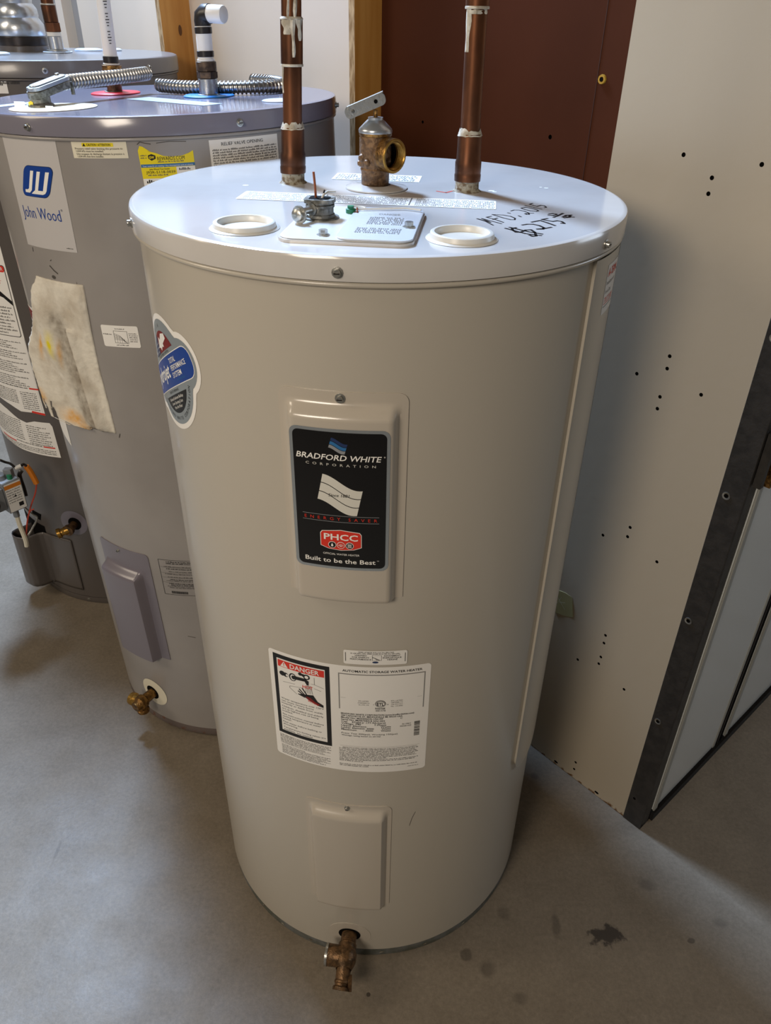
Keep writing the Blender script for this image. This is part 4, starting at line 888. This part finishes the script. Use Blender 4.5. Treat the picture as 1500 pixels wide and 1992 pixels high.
for j in range(nj+1):
    z = 1.0065-(1.0065-.752)*j/nj; l, r = rowat(z)
    jag = rr.uniform(-.0022, .0022)
    for i in range(ni+1):
        t = i/ni; s = l+(r-l)*t+(jag*(1-t)); zz = z
        # free left edge stands off the jacket
        q = max(0, 1-t*1.7); off = .0025+.0190*q*min(1, max(0, (1.0-z)/.12))+.004*math.sin(s*60+z*21)*min(1, j/8)
        cr = (-.158+(.955-z)*.14); dcr = s-cr
        if z < .93: off += .0085*math.exp(-((dcr-.010)/.012)**2)-.0045*math.exp(-(dcr/.004)**2)
        edge = min(t, 1-t, j/nj*2.5, (1-j/nj)*2.5); off *= min(1, .25+edge*8) if t > .5 or j < 3 else 1
        off = max(.0012, off)+rr.uniform(-.0004, .0004)
        # lower free hem rises over the missing corner
        if t < .55 and z < .775: zz += .0
        vs.append(cyl2(s, zz, off))
        o_ = max(0, 1-abs(z-.762)/.022)*max(0, 1-abs(t-.42)/.22)+max(0, 1-abs(z-.790)/.02)*max(0, 1-t/.12)+.8*max(0, 1-abs(z-.885)/.03)*(max(0, 1-abs(t-.18)/.05)+max(0, 1-abs(t-.52)/.05))
        y_ = max(0, 1-abs(z-.895)/.030)*max(0, 1-abs(t-.37)/.10)
        d_ = .9*math.exp(-((dcr+.012)/.016)**2)*(1 if z < .94 else max(0, 1-(z-.94)/.02))+1.1*math.exp(-(dcr/.003)**2)*(1 if z < .93 else 0)+.35*max(0, 1-abs(z-.945)/.04)*max(0, 1-abs(t-.4)/.3)  # third channel darkens the crease and its side, fold shade painted in
        cols.append((min(1, o_), min(1, y_), min(1, d_), 1))
b = MB(); fs = []
for j in range(nj):
    for i in range(ni):
        z = 1.0065-(1.0065-.752)*j/nj; t = i/ni
        if z < .768+(.02*math.sin(i*1.3)) and t < .16: continue
        a = j*(ni+1)+i; fs.append((a, a+ni+1, a+ni+2, a+1))
b.add(vs, fs, 'insulation', True); pad = b.build('insulation_pad', h2, recalc=False)
ca_ = pad.data.color_attributes.new('stain_shade', 'FLOAT_COLOR', 'POINT')
for i, c in enumerate(cols): ca_.data[i].color = c
so = pad.modifiers.new('thickness', 'SOLIDIFY'); so.thickness = .0018; so.offset = -1
lab(pad, 'torn off-white insulation pad with yellow stains and a dark crease')
# lower access cover
b = bulge_panel(R2, -.2180, -.0860, .225, .495, -.2120, -.1060, .219, .452, .0190, .0015, 'cover_grey', er=(.010, .018, .003), cr=.008)
ac = b.build('access_panel', h2); ac.location.z = zo; screw(ac, R2+.0015, -.160, .4850, 'panel_screw', 'cross', .8)
# drain
s2 = -.156/R2; od2 = Vector((math.sin(s2), -math.cos(s2), 0)); sx2 = Vector((math.cos(s2), math.sin(s2), 0)); Zd = .100+zo
P = Print(cyl2, .006); P.poly(ell(-.156, Zd-zo, .036, .036, 32), 'crust', 2); P.poly(ell(-.156, Zd-zo, .036, .036, 32), 'print_cream', 3); P.poly(ell(-.162, Zd-zo-.004, .018, .018, 20), 'hole_dark', 4); o = P.build('drain_collar', h2); lab(o, 'chipped cream collar round the drain')
b = MB(); c0 = od2*(R2-.005)+Vector((0, 0, Zd-.004))-sx2*.005
b.lathe([(.011, 0), (.0115, .030), (.0155, .032), (.016, .045), (.012, .050), (.0105, .058), (.0, .058)], c0, od2, 18, 'brass'); bb = c0+od2*.040
b.lathe([(.0, 0), (.0115, .002), (.0125, .020), (.0145, .022), (.0145, .030), (.0105, .031), (.009, .025), (0, .025)], bb, (-sx2-Vector((0, 0, .15))).normalized(), 18, 'brass_bright'); b.lathe([(.010, 0), (.010, .018), (.0135, .020), (.0135, .026), (0, .026)], bb, (0, 0, -1), 16, 'brass')
lab(b.build('drain_valve', h2), 'brass drain valve')
# lid parts
Z2 = H2
def disc2(x, y, r, mt, name, h=.003):
    b = MB(); b.lathe([(r, .0003), (r, h*.6), (r*.93, h), (0, h)], (x, y, Z2), (0, 0, 1), 40, mt); return b.build(name, h2)
lab(disc2(-.0985, .0720, .0415, 'plastic_red', 'pipe_washer'), 'red plastic disc'); lab(disc2(.0790, .0000, .0415, 'plastic_blue', 'pipe_washer'), 'blue plastic disc')
lab(disc2(.2085, -.0942, .028, 'blue_white', 'port_cap', .002), 'pale plastic cap'); lab(disc2(-.0200, .1700, .030, 'blue_white', 'port_cap', .003), 'white plastic cap behind the pipes')
P = Print(lambda x, y, o: (x, y, Z2+o), 0); P.poly([(-.0484, -.0374), (.1035, -.1600), (.1259, -.1300), (-.0198, -.0044)], 'blue_white', 0); lab(P.build('lid_label', h2), 'long pale label on the lid')
P = Print(lambda x, y, o: (x, y, Z2+o), 0); P.poly([(-.235, -.14), (-.215, -.16), (-.16, -.07), (-.18, -.045)], 'blue_white', 0); lab(P.build('lid_label', h2), 'pale label near the rim')
def stack(x, y, lean, prof, name, label, z0=None, pts=None):
    """prof: list of (height0, height1, radius, material, part name)"""
    ax = Vector((lean[0], lean[1], 1)).normalized(); root = None; o0 = Vector((x, y, z0))
    for (ha, hb_, r, mt, nm) in prof:
        b = MB(); b.lathe([(r*.9, ha), (r, ha+.0006), (r, hb_-.0006), (r*.9, hb_)], o0, ax, 6 if nm == 'hex_nut' else 24, mt, smooth=(nm != 'hex_nut'))
        if root is None: root = b.build(name, pts); lab(root, label)
        else: b.build(nm, root)
    return root, o0, ax
st, so0, sax = stack(-.1067+.005, .0785, (.052, 0), [(.052, .40, .0115, 'pvc', 'x'), (.0, .004, .0175, 'zinc_dull', 'flange'), (.002, .020, .0125, 'iron_brown', 'nipple'), (.020, .043, .0165, 'brass', 'brass_adapter'), (.043, .046, .0135, 'pvc', 'collar'), (.046, .056, .0128, 'tape_black', 'crimp_band'), (.056, .058, .0120, 'pvc', 'collar')], 'plastic_pipe', 'white plastic pipe with faint print, on the red disc', Z2, h2)
b = MB()
for k in range(18):
    z = Z2+.075+k*.0042; a = .55; d = Vector((math.sin(a), -math.cos(a), 0)); t = Vector((math.cos(a), math.sin(a), 0)); c = Vector((-.1017+.052*(z-Z2), .0785, z))+d*.0117
    if k % 6 == 5: continue
    w = .0016+.0008*((k*7) % 3); b.add([c-t*w+Vector((0, 0, -.001)), c+t*w+Vector((0, 0, -.001)), c+t*w+Vector((0, 0, .0006)), c-t*w+Vector((0, 0, .0006))], [(0, 1, 2, 3)], 'ink_soft')
b.build('pipe_print', st, recalc=False)
el, eo, eax = stack(.0790, .0000, (.035, 0), [(.046, .0995, .0125, 'pvc', 'x'), (.0, .004, .0185, 'zinc', 'flange'), (.003, .026, .0155, 'zinc', 'nipple'), (.026, .036, .0170, 'iron_brown', 'hex_nut'), (.036, .050, .0160, 'iron_brown', 'adapter'), (.056, .065, .0137, 'tape_black', 'crimp_band'), (.088, .0975, .0137, 'tape_black', 'crimp_band'), (.050, .054, .0140, 'pvc', 'collar')], 'plastic_pipe', 'short white pipe with black bands and elbow, on the blue disc', Z2, h2)
b = MB(); c0 = eo+eax*.0985; dd = Vector((.90, -.43, -.05)).normalized(); b.tube([c0, c0+Vector((0, 0, .006)), c0+Vector((0, 0, .013))+dd*.002, c0+Vector((0, 0, .0165))+dd*.007, c0+Vector((0, 0, .0170))+dd*.016], [.0128, .0132, .0138, .0138, .0138], 'tape_black', 20); b.build('elbow', el)
c1 = c0+Vector((0, 0, .0170))+dd*.014; b = MB(); b.lathe([(.0126, 0), (.0126, .026), (.0118, .0285), (.009, .0295), (0, .030)], c1, dd, 22, 'pvc'); b.build('pipe_stub', el)
# flexible conduits
mat('conduit_steel', 'a5a4a1', .28, metal=.95)
def conduit(name, pts, r, parent=None, mt='conduit_steel', pitch=.0068):
    # resample a smooth path
    P_ = [Vector(p) for p in pts]; out = []
    for i in range(len(P_)-1):
        p0 = P_[max(i-1, 0)]; p1 = P_[i]; p2 = P_[i+1]; p3 = P_[min(i+2, len(P_)-1)]
        for k in range(60):
            t = k/60; out.append(.5*((2*p1)+(-p0+p2)*t+(2*p0-5*p1+4*p2-p3)*t*t+(-p0+3*p1-3*p2+p3)*t**3))
    out.append(P_[-1]); d = [0]
    for a, c in zip(out, out[1:]): d.append(d[-1]+(c-a).length)
    Lt = d[-1]; n = int(Lt/pitch)*6; q = []; rad = []; j = 0
    for i in range(n+1):
        s = Lt*i/n
        while j < len(d)-2 and d[j+1] < s: j += 1
        t = (s-d[j])/max(1e-9, d[j+1]-d[j]); q.append(out[j].lerp(out[j+1], t)); ph = (i % 6)/6; rad.append(r*(1 if ph < .45 else .80 if ph < .95 else .90)+(.0004 if abs(ph-.17) < .1 else 0))
    b = MB(); b.tube(q, rad, mt, 18, cap=False); b.lathe([(r*.85, 0), (r*.75, .001), (0, .0015)], q[0], (q[1]-q[0]).normalized(), 18, 'hole_dark'); b.lathe([(r*.85, 0), (r*.75, -.001), (0, -.0015)], q[-1], (q[-1]-q[-2]).normalized(), 18, 'hole_dark')
    return b.build(name, parent, recalc=False)
jb = empty('x', (0, 0, 0), 'x', 'x'); bpy.data.objects.remove(jb)
b = MB(); b.lathe([(.062, .0003), (.062, .0012), (0, .0014)], (-.1180, -.1660, Z2), (0, 0, 1), 40, 'print_cream'); jd = b.build('junction_disc', h2); lab(jd, 'round cream junction disc with torn paper edges')
b = MB(); ec = Vector((-.1395, -.1560, Z2)); cd = Vector((.40, .90, .17)).normalized(); cs_ = Vector((.90, -.40, 0)).normalized()
b.lathe([(.019, .001), (.0185, .004), (.0145, .006), (.0145, .016)], ec, (0, 0, 1), 20, 'zinc_dull')
cu_ = cs_.cross(cd) if cs_.cross(cd).z > 0 else -cs_.cross(cd)
def ef(x, y, z): return ec+Vector((0, 0, .0190))+cd*x+cs_*y+cu_*z
b.prism(rrect(-.016, -.0145, .060, .0145, .012, 5), -.0055, .004, 'zinc_dull', ef); b.prism(rrect(-.014, -.0135, .062, .0135, .011, 5), .0041, .0095, 'galvanised', ef)
b.prism(rrect(-.010, -.0095, .058, .0095, .009, 5), .0095, .0115, 'galvanised', ef)
b.lathe([(.0035, 0), (.0035, .004), (0, .004)], ef(.052, -.006, .010), cu_, 10, 'zinc'); b.box(ef(.060, .008, -.008), (.005, .005, .018), 'zinc_dull')
ce = b.build('conduit_elbow', h2, bevel=.0008); lab(ce, 'cast metal conduit elbow')
cst = ef(.048, 0, .0015); cen = cst+cd*.205; cen.z = Z2+.030
c1o = conduit('flexible_conduit', [cst, cst.lerp(cen, .35), cst.lerp(cen, .7)+Vector((.004, 0, 0)), cen], .0105, h2); lab(c1o, 'short ribbed metal conduit pointing back from the elbow')
rr = random.Random(11)
for (x, y, s_, mt) in ((-.172, -.175, .016, 'white_paper'), (-.165, -.190, .012, 'white_paper'), (-.160, -.160, .010, 'plate_white'), (-.120, -.190, .010, 'print_yellow'), (-.152, -.170, .007, 'print_yellow'), (-.095, -.135, .009, 'crust')):
    b = MB(); b.add([(x, y, Z2+.002), (x+s_, y+rr.uniform(-.004, .004), Z2+.003), (x+s_*.8, y+s_*.5, Z2+.003+rr.random()*.010), (x-.002, y+s_*.4, Z2+.002+rr.random()*.008)], [(0, 1, 2, 3)], mt); b.build('torn_paper', jd, recalc=False)
screw(jd, .001, 0, 0, 'disc_screw').matrix_world = Matrix.Identity(4)
o = jd.children[-1]; o.location = (-.0700, -.1700, Z2+.0014); o.rotation_euler = (0, 0, 0)
# loose conduit lying on the lid
base2 = Vector((-.3531, 1.4357, 0))
def l2w(x, y, z): 
    c, s = math.cos(-LE), math.sin(-LE); return Vector((-.3531+x*c+z*s, 1.4357+y, h2.location.z-x*s+z*c))
lc_ = conduit('flexible_conduit', [l2w(-.0200, .0640, Z2+.0125), l2w(.020, .0420, Z2+.0112), l2w(.065, .0270, Z2+.0110), l2w(.121, .0200, Z2+.0110), l2w(.165, .0280, Z2+.0110), l2w(.192, .0600, Z2+.0110), l2w(.188, .0960, Z2+.0115), l2w(.166, .1330, Z2+.0120), l2w(.128, .1620, Z2+.013)], .0103)
tag(lc_, 'loose ribbed metal conduit curling across the grey heater lid behind the banded pipe', 'conduit')

# ================================================================ dark heater at the left
H3 = 1.2791; R3 = .2764; RL3 = .2814
h3 = empty('water_heater', (-.7472, 1.8802, 0), 'dark grey-brown gas water heater at the far left with torn warning label', 'water heater', group='water heaters standing in a row along the wall')
b = MB(); b.lathe([(R3-.004, .019), (R3, .020), (R3, H3-.02)], seg=192, mt='jacket_dark'); b.build('jacket', h3)
b = MB(); b.lathe([(0, .001), (R3-.0005, .0002), (R3+.001, .003), (R3, .018), (R3-.02, .0185)], seg=160, mt='jacket_dark'); br = b.build('base_ring', h3); screw(br, R3, -.058, .0095, 'ring_screw', 'cross', .8)
b = MB(); b.lathe([(0, H3), (RL3-.009, H3), (RL3-.006, H3), (RL3-.002, H3-.0015), (RL3, H3-.005), (RL3, H3-.0285), (RL3-.003, H3-.0292)], seg=192, mt='lid_dark')
b.lathe([(RL3-.003+.0022*math.cos(t*PI/8), H3-.0318+.0024*math.sin(t*PI/8)) for t in range(-4, 5)][::-1]+[(R3-.001, H3-.0345)], seg=192, mt='jacket_dark')
lid3 = b.build('lid', h3)
for s in (.1062, .3182): screw(lid3, RL3, s*RL3/R3, H3-.0170, 'lid_screw', 'cross')
# flue, pipe and caps
fl = Vector((-.0640, .0760, H3))
b = MB(); b.lathe([(.052, .0), (.052, .010), (.050, .011)], fl, (0, 0, 1), 40, 'jacket_dark'); b.lathe([(.050, .011), (.0505, .013), (.0505, .026), (.048, .028)], fl, (0, 0, 1), 40, 'steel_dark')
dh = b.build('flue_collar', h3)
b = MB(); b.lathe([(.048, .028), (.050, .031), (.0495, .050), (.044, .058), (.0415, .062), (.0425, .066), (.0415, .078), (.036, .086), (.034, .088), (.035, .094), (.034, .102), (.032, .30)], fl, (0, 0, 1), 40, 'galvanised'); b.build('flue_hood', dh)
cp3 = stack(.0291, .0210, (-.03, 0), [(.086, .40, .0125, 'copper', 'x'), (.0, .003, .030, 'blue_white', 'flange'), (.003, .006, .022, 'zinc', 'flange'), (.006, .030, .0145, 'galvanised', 'nipple'), (.030, .038, .0143, 'plastic_white', 'sealant'), (.038, .055, .0165, 'copper', 'hex_nut'), (.055, .085, .0145, 'copper', 'coupling'), (.085, .088, .0150, 'flux', 'sealant')], 'copper_pipe', 'brown copper pipe on the dark lid', H3, h3)
def cap3(x, y, r, lb):
    b = MB(); b.lathe([(r, .0003), (r*.98, .003), (r*.8, .005), (0, .005)], (x, y, H3), (0, 0, 1), 32, 'blue_white'); lab(b.build('port_cap', h3), lb)
cap3(-.0500, -.110, .030, 'pale cap near the front rim'); cap3(.060, .125, .030, 'pale cap behind the copper pipe'); cap3(.105, .150, .022, 'small pale cap')
# big labels
P = Print(cyl(R3), .007)
P.poly([(-.340, .585), (-.200, .583), (-.150, .573), (-.118, .563), (-.085, .566), (-.0495, .5625), (-.052, .62), (-.0560, .96), (-.340, .96)], 'white_sheet', 0)
P.rect(-.33, .7510, -.0590, .9080, 'ink_soft', 1, .006); P.rect(-.3285, .7528, -.0608, .9062, 'white_sheet', 2, .005); P.rect(-.3285, .8930, -.0608, .9062, 'print_red', 3, .004)
P.text('DANGER', -.10, .8965, .007, 'white_sheet', w=.036, layer=4)
P.poly([(-.200, .838), (-.170, .852), (-.110, .847), (-.0800, .838), (-.0608, .822), (-.0608, .832), (-.0850, .852), (-.100, .860), (-.130, .862)], 'ink', 3); P.poly([(-.200, .845), (-.110, .850), (-.085, .842), (-.100, .856), (-.130, .862), (-.200, .862)], 'print_darkred', 4)
P.text('HOT', -.105, .868, .007, 'print_red', w=.03, layer=3)
P.para(-.32, -.066, .822, 9, .0072, h=.0038, mt='ink_soft', layer=3, ends=[1, .98, 1, .96, 1, .95, .97, 1, .9])
for k_, (yt, n_, e_) in enumerate(((.742, 4, .97), (.718, 4, 1), (.692, 6, .98), (.657, 5, .96))): P.para(-.32, -.058, yt, n_, .0050, h=.0028, mt='ink_soft', layer=1, ends=[e_-.05*((i*3) % 4) for i in range(n_)])
P.rect(-.075, .6262, -.0510, .6300, 'print_red', 1); P.words(-.20, -.078, .6265, .0030, 'ink'); P.para(-.33, -.115, .620, 8, .0045, h=.0026, mt='ink_soft'); P.para(-.105, -.060, .620, 9, .0052, h=.0028, mt='ink_soft')
P.poly([(-.085, .566), (-.0495, .5625), (-.0500, .5680), (-.083, .571)], 'print_red', 1)
P.rect(-.0545, .57, -.0542, .75, 'ink_faint', 1)
lab(P.build('warning_label', h3), 'large white warning label, torn along its lower edge')
P = Print(cyl(R3), .007)
P.poly([(-.330, .478), (-.250, .462), (-.150, .4530), (-.0365, .4520), (-.0390, .5350), (-.0440, .5440), (-.085, .5430), (-.110, .5350), (-.135, .540), (-.170, .5560), (-.210, .566), (-.330, .575)], 'white_sheet', 0)
P.rect(-.077, .4752, -.0455, .4785, 'print_red', 1); P.words(-.165, -.080, .4755, .0030, 'ink'); P.rect(-.237, .4702, -.168, .4735, 'print_red', 1)
P.para(-.30, -.130, .540, 10, .0056, h=.0030, mt='ink_soft'); P.para(-.115, -.050, .532, 9, .0058, h=.0030, mt='ink_soft', ends=[.9, .6, 1, .95, 1, .8, 1, .95, 1]); P.para(-.24, -.045, .471, 3, .0045, h=.0026, mt='ink_soft')
lab(P.build('warning_label', h3), 'lower piece of the torn label')
P = Print(cyl(R3), .007); P.words(-.05, .06, 1.2405, .0045, 'ink', 2); P.rect(-.06, 1.2250, .035, 1.2460, 'white_sheet', 0); P.words(-.05, .03, 1.2380, .0045, 'ink', 2); lab(P.build('top_label', h3), 'white label just under the lid')
# drain
b = MB(); P = Print(cyl(R3), .006); P.poly(ell(-.046, .262, .036, .036, 30), 'cover_grey', 1); P.poly(ell(-.044, .260, .0175, .0185, 22), 'hole_dark', 3); P.build('drain_collar', h3)
s3 = -.046/R3; od3 = Vector((math.sin(s3), -math.cos(s3), 0)); sx3 = Vector((math.cos(s3), math.sin(s3), 0)); c0 = od3*(R3-.004)+Vector((0, 0, .258))
b = MB(); b.lathe([(.010, 0), (.0105, .025), (.014, .027), (.014, .036), (0, .038)], c0, od3, 16, 'drain_brass'); bb = c0+od3*.028; dv = (-sx3*.9+od3*.55+Vector((0, 0, -.25))).normalized()
b.lathe([(.0105, 0), (.011, .012), (.0095, .014), (.0095, .020), (.0125, .022), (.0130, .030), (.0085, .0305), (.007, .025), (0, .025)], bb, dv, 18, 'brass_bright'); lab(b.build('drain_valve', h3), 'shiny brass drain valve')
# burner door, a bulged sheet cover open at the top
ctl = [(-.222, -.001), (-.221, .020), (-.220, .044), (-.216, .055), (-.209, .060), (-.204, .0615), (-.198, .0615), (-.188, .0600), (-.178, .0545), (-.171, .044), (-.167, .030), (-.164, .015), (-.158, .0055), (-.145, .0035), (-.12, .0032), (-.09, .0032), (-.066, .0030)]
path = []
for a, c in zip(ctl, ctl[1:]):
    for k in range(4): path.append((a[0]+(c[0]-a[0])*k/4, a[1]+(c[1]-a[1])*k/4))
path.append(ctl[-1]); ns = len(path)-1; nz = 20; b = MB(); vs = []; fs = []
for j in range(nz+1):
    for i in range(ns+1):
        s_, o_ = path[i]; z = .042+.164*j/nz
        if j == 0: o_ = o_-.006 if o_ > .012 else o_
        vs.append(cyl(R3)(s_, z-(.003 if j == nz and i == ns else 0), o_))
for j in range(nz):
    for i in range(ns): a = j*(ns+1)+i; fs.append((a, a+1, a+ns+2, a+ns+1))
b.add(vs, fs, 'jacket_dark', True)
bi = [cyl(R3)(p[0], .044, -.001) for p in path]
b.add(vs[:ns+1]+bi, [(i, i+1, ns+2+i, ns+1+i) for i in range(ns)], 'jacket_dark')
o = b.build('burner_cover', h3, recalc=False); so = o.modifiers.new('thickness', 'SOLIDIFY'); so.thickness = .0012; lab(o, 'boxed dark sheet cover over the burner, open on top')
P = Print(cyl(R3), .006); P.rect(-.400, .055, -.150, .225, 'hole_dark', 0); P.poly([(-.20, .24), (-.16, .24), (-.15, .262), (-.19, .262)], 'hole_dark', 0); P.build('burner_opening', h3)
# gas valve
def gp(x, y, D):   # point on the sight line at ground distance D, in the dark heater's own frame
    d = F+X*((x-750)/1486.27)-U*((y-996)/1486.27); t = D/math.hypot(d.x, d.y); return Vector((d.x*t+.7472, d.y*t-1.8802, CH+d.z*t))
A_ = gp(4, 944, 1.72); B_ = gp(37, 930, 1.735); D_ = gp(20, 997, 1.72); E_ = gp(51, 984, 1.735)
B_.z = A_.z; ew = (B_-A_); ew.z = 0; wv = ew.length; ew.normalize(); ed = Vector((-ew.y, ew.x, 0)); ed = ed if ed.y > 0 else -ed
hv = .078; zt = A_.z
def vf(x, y, z): return Vector((A_.x, A_.y, zt))+ew*x+ed*y+Vector((0, 0, z))
b = MB(); b.prism([(0, 0), (wv*1.05, 0), (wv*1.05, .050), (0, .050)], -hv, 0, 'valve_grey', vf); b.prism([(-.075, .004), (-.001, .004), (-.001, .055), (-.075, .055)], -.066, -.012, 'valve_grey', vf)
b.prism([(-.055, .01), (wv*.9, .01), (wv*.9, .12), (-.055, .12)], -.05, -.022, 'valve_grey', vf)
b.lathe([(.016, 0), (.0155, .014), (.012, .017), (0, .017)], vf(-.035, .004, -.04), -ed, 20, 'steel_dark')
b.lathe([(.013, 0), (.012, .012), (.009, .014), (0, .014)], vf(.012, .028, 0), (0, 0, 1), 16, 'valve_grey'); b.prism(rrect(-.07, .01, -.01, .045, .004), -.012, -.008, 'blue_white', vf); b.prism(rrect(.0, .004, .040, .046, .003), 0, .001, 'blue_white', vf)
b.box(vf(.030, .020, .012), (.018, .014, .022), 'valve_grey'); 
gv = b.build('gas_valve', h3, bevel=.0012); lab(gv, 'gas control valve with white label')
P = Print(lambda x, y, o: tuple(vf(x, -o, y)), 0); P.rect(.002, -.076, wv, -.002, 'white_sheet', 0); P.rect(.002, -.016, wv, -.006, 'wire_orange', 1)
for i in range(6): P.words(.004, wv-.003, -.022-.0062*i, .0030, 'ink_soft')
P.rect(wv-.016, -.068, wv-.005, -.058, 'ink', 1); P.poly([(wv-.022, -.040), (wv-.016, -.040), (wv-.019, -.034)], 'ink', 2)
lab(P.build('valve_label', gv), 'white label with orange band')
b = MB(); b.lathe([(.006, 0), (.006, .010), (0, .011)], vf(.026, .012, .001), (0, 0, 1), 12, 'plastic_green'); lab(b.build('knob', gv), 'teal control button')
def wire(name, pix, r, mt, lb=None):
    b = MB(); P_ = [gp(*p) for p in pix]; out = []
    for i in range(len(P_)-1):
        p0 = P_[max(i-1, 0)]; p1 = P_[i]; p2 = P_[i+1]; p3 = P_[min(i+2, len(P_)-1)]
        for k in range(8):
            t = k/8; out.append(.5*((2*p1)+(-p0+p2)*t+(2*p0-5*p1+4*p2-p3)*t*t+(-p0+3*p1-3*p2+p3)*t**3))
    out.append(P_[-1]); b.tube(out, r, mt, 8); o = b.build(name, gv)
    if lb: lab(o, lb)
wire('gas_tube', [(29, 990, 1.745), (38, 1020, 1.745), (49, 1048, 1.745), (52, 1062, 1.75)], .0055, 'print_cream', 'cream gas tube'); wire('gas_tube_nut', [(28, 988, 1.745), (33, 1004, 1.745)], .0072, 'valve_grey')
wire('wire', [(71, 937, 1.75), (69, 958, 1.75), (60, 985, 1.75), (53, 1015, 1.75), (51, 1046, 1.75)], .0018, 'wire_red', 'red wire'); wire('wire', [(66, 990, 1.75), (56, 1000, 1.75), (50, 1046, 1.75)], .0016, 'wire_red')
wire('pilot_tube', [(45, 985, 1.76), (62, 1000, 1.76), (72, 1008, 1.76), (62, 1030, 1.755), (51, 1048, 1.75)], .0026, 'zinc', 'bent silver pilot tube')
wire('orange_sleeve', [(51, 907, 1.75), (58, 916, 1.75), (66, 930, 1.75), (71, 940, 1.75)], .0068, 'wire_orange', 'orange wire sleeve'); wire('connector', [(29, 911, 1.745), (41, 906, 1.745)], .0048, 'plastic_white', 'white plug'); wire('wire', [(0, 895, 1.74), (10, 899, 1.745), (20, 902, 1.745), (30, 910, 1.745)], .003, 'tape_black'); wire('wire', [(41, 906, 1.745), (46, 903, 1.75), (52, 907, 1.75)], .003, 'tape_black')
wire('wire', [(42, 915, 1.76), (38, 925, 1.76), (46, 950, 1.77), (50, 965, 1.765)], .005, 'tape_black', 'thick black lead')
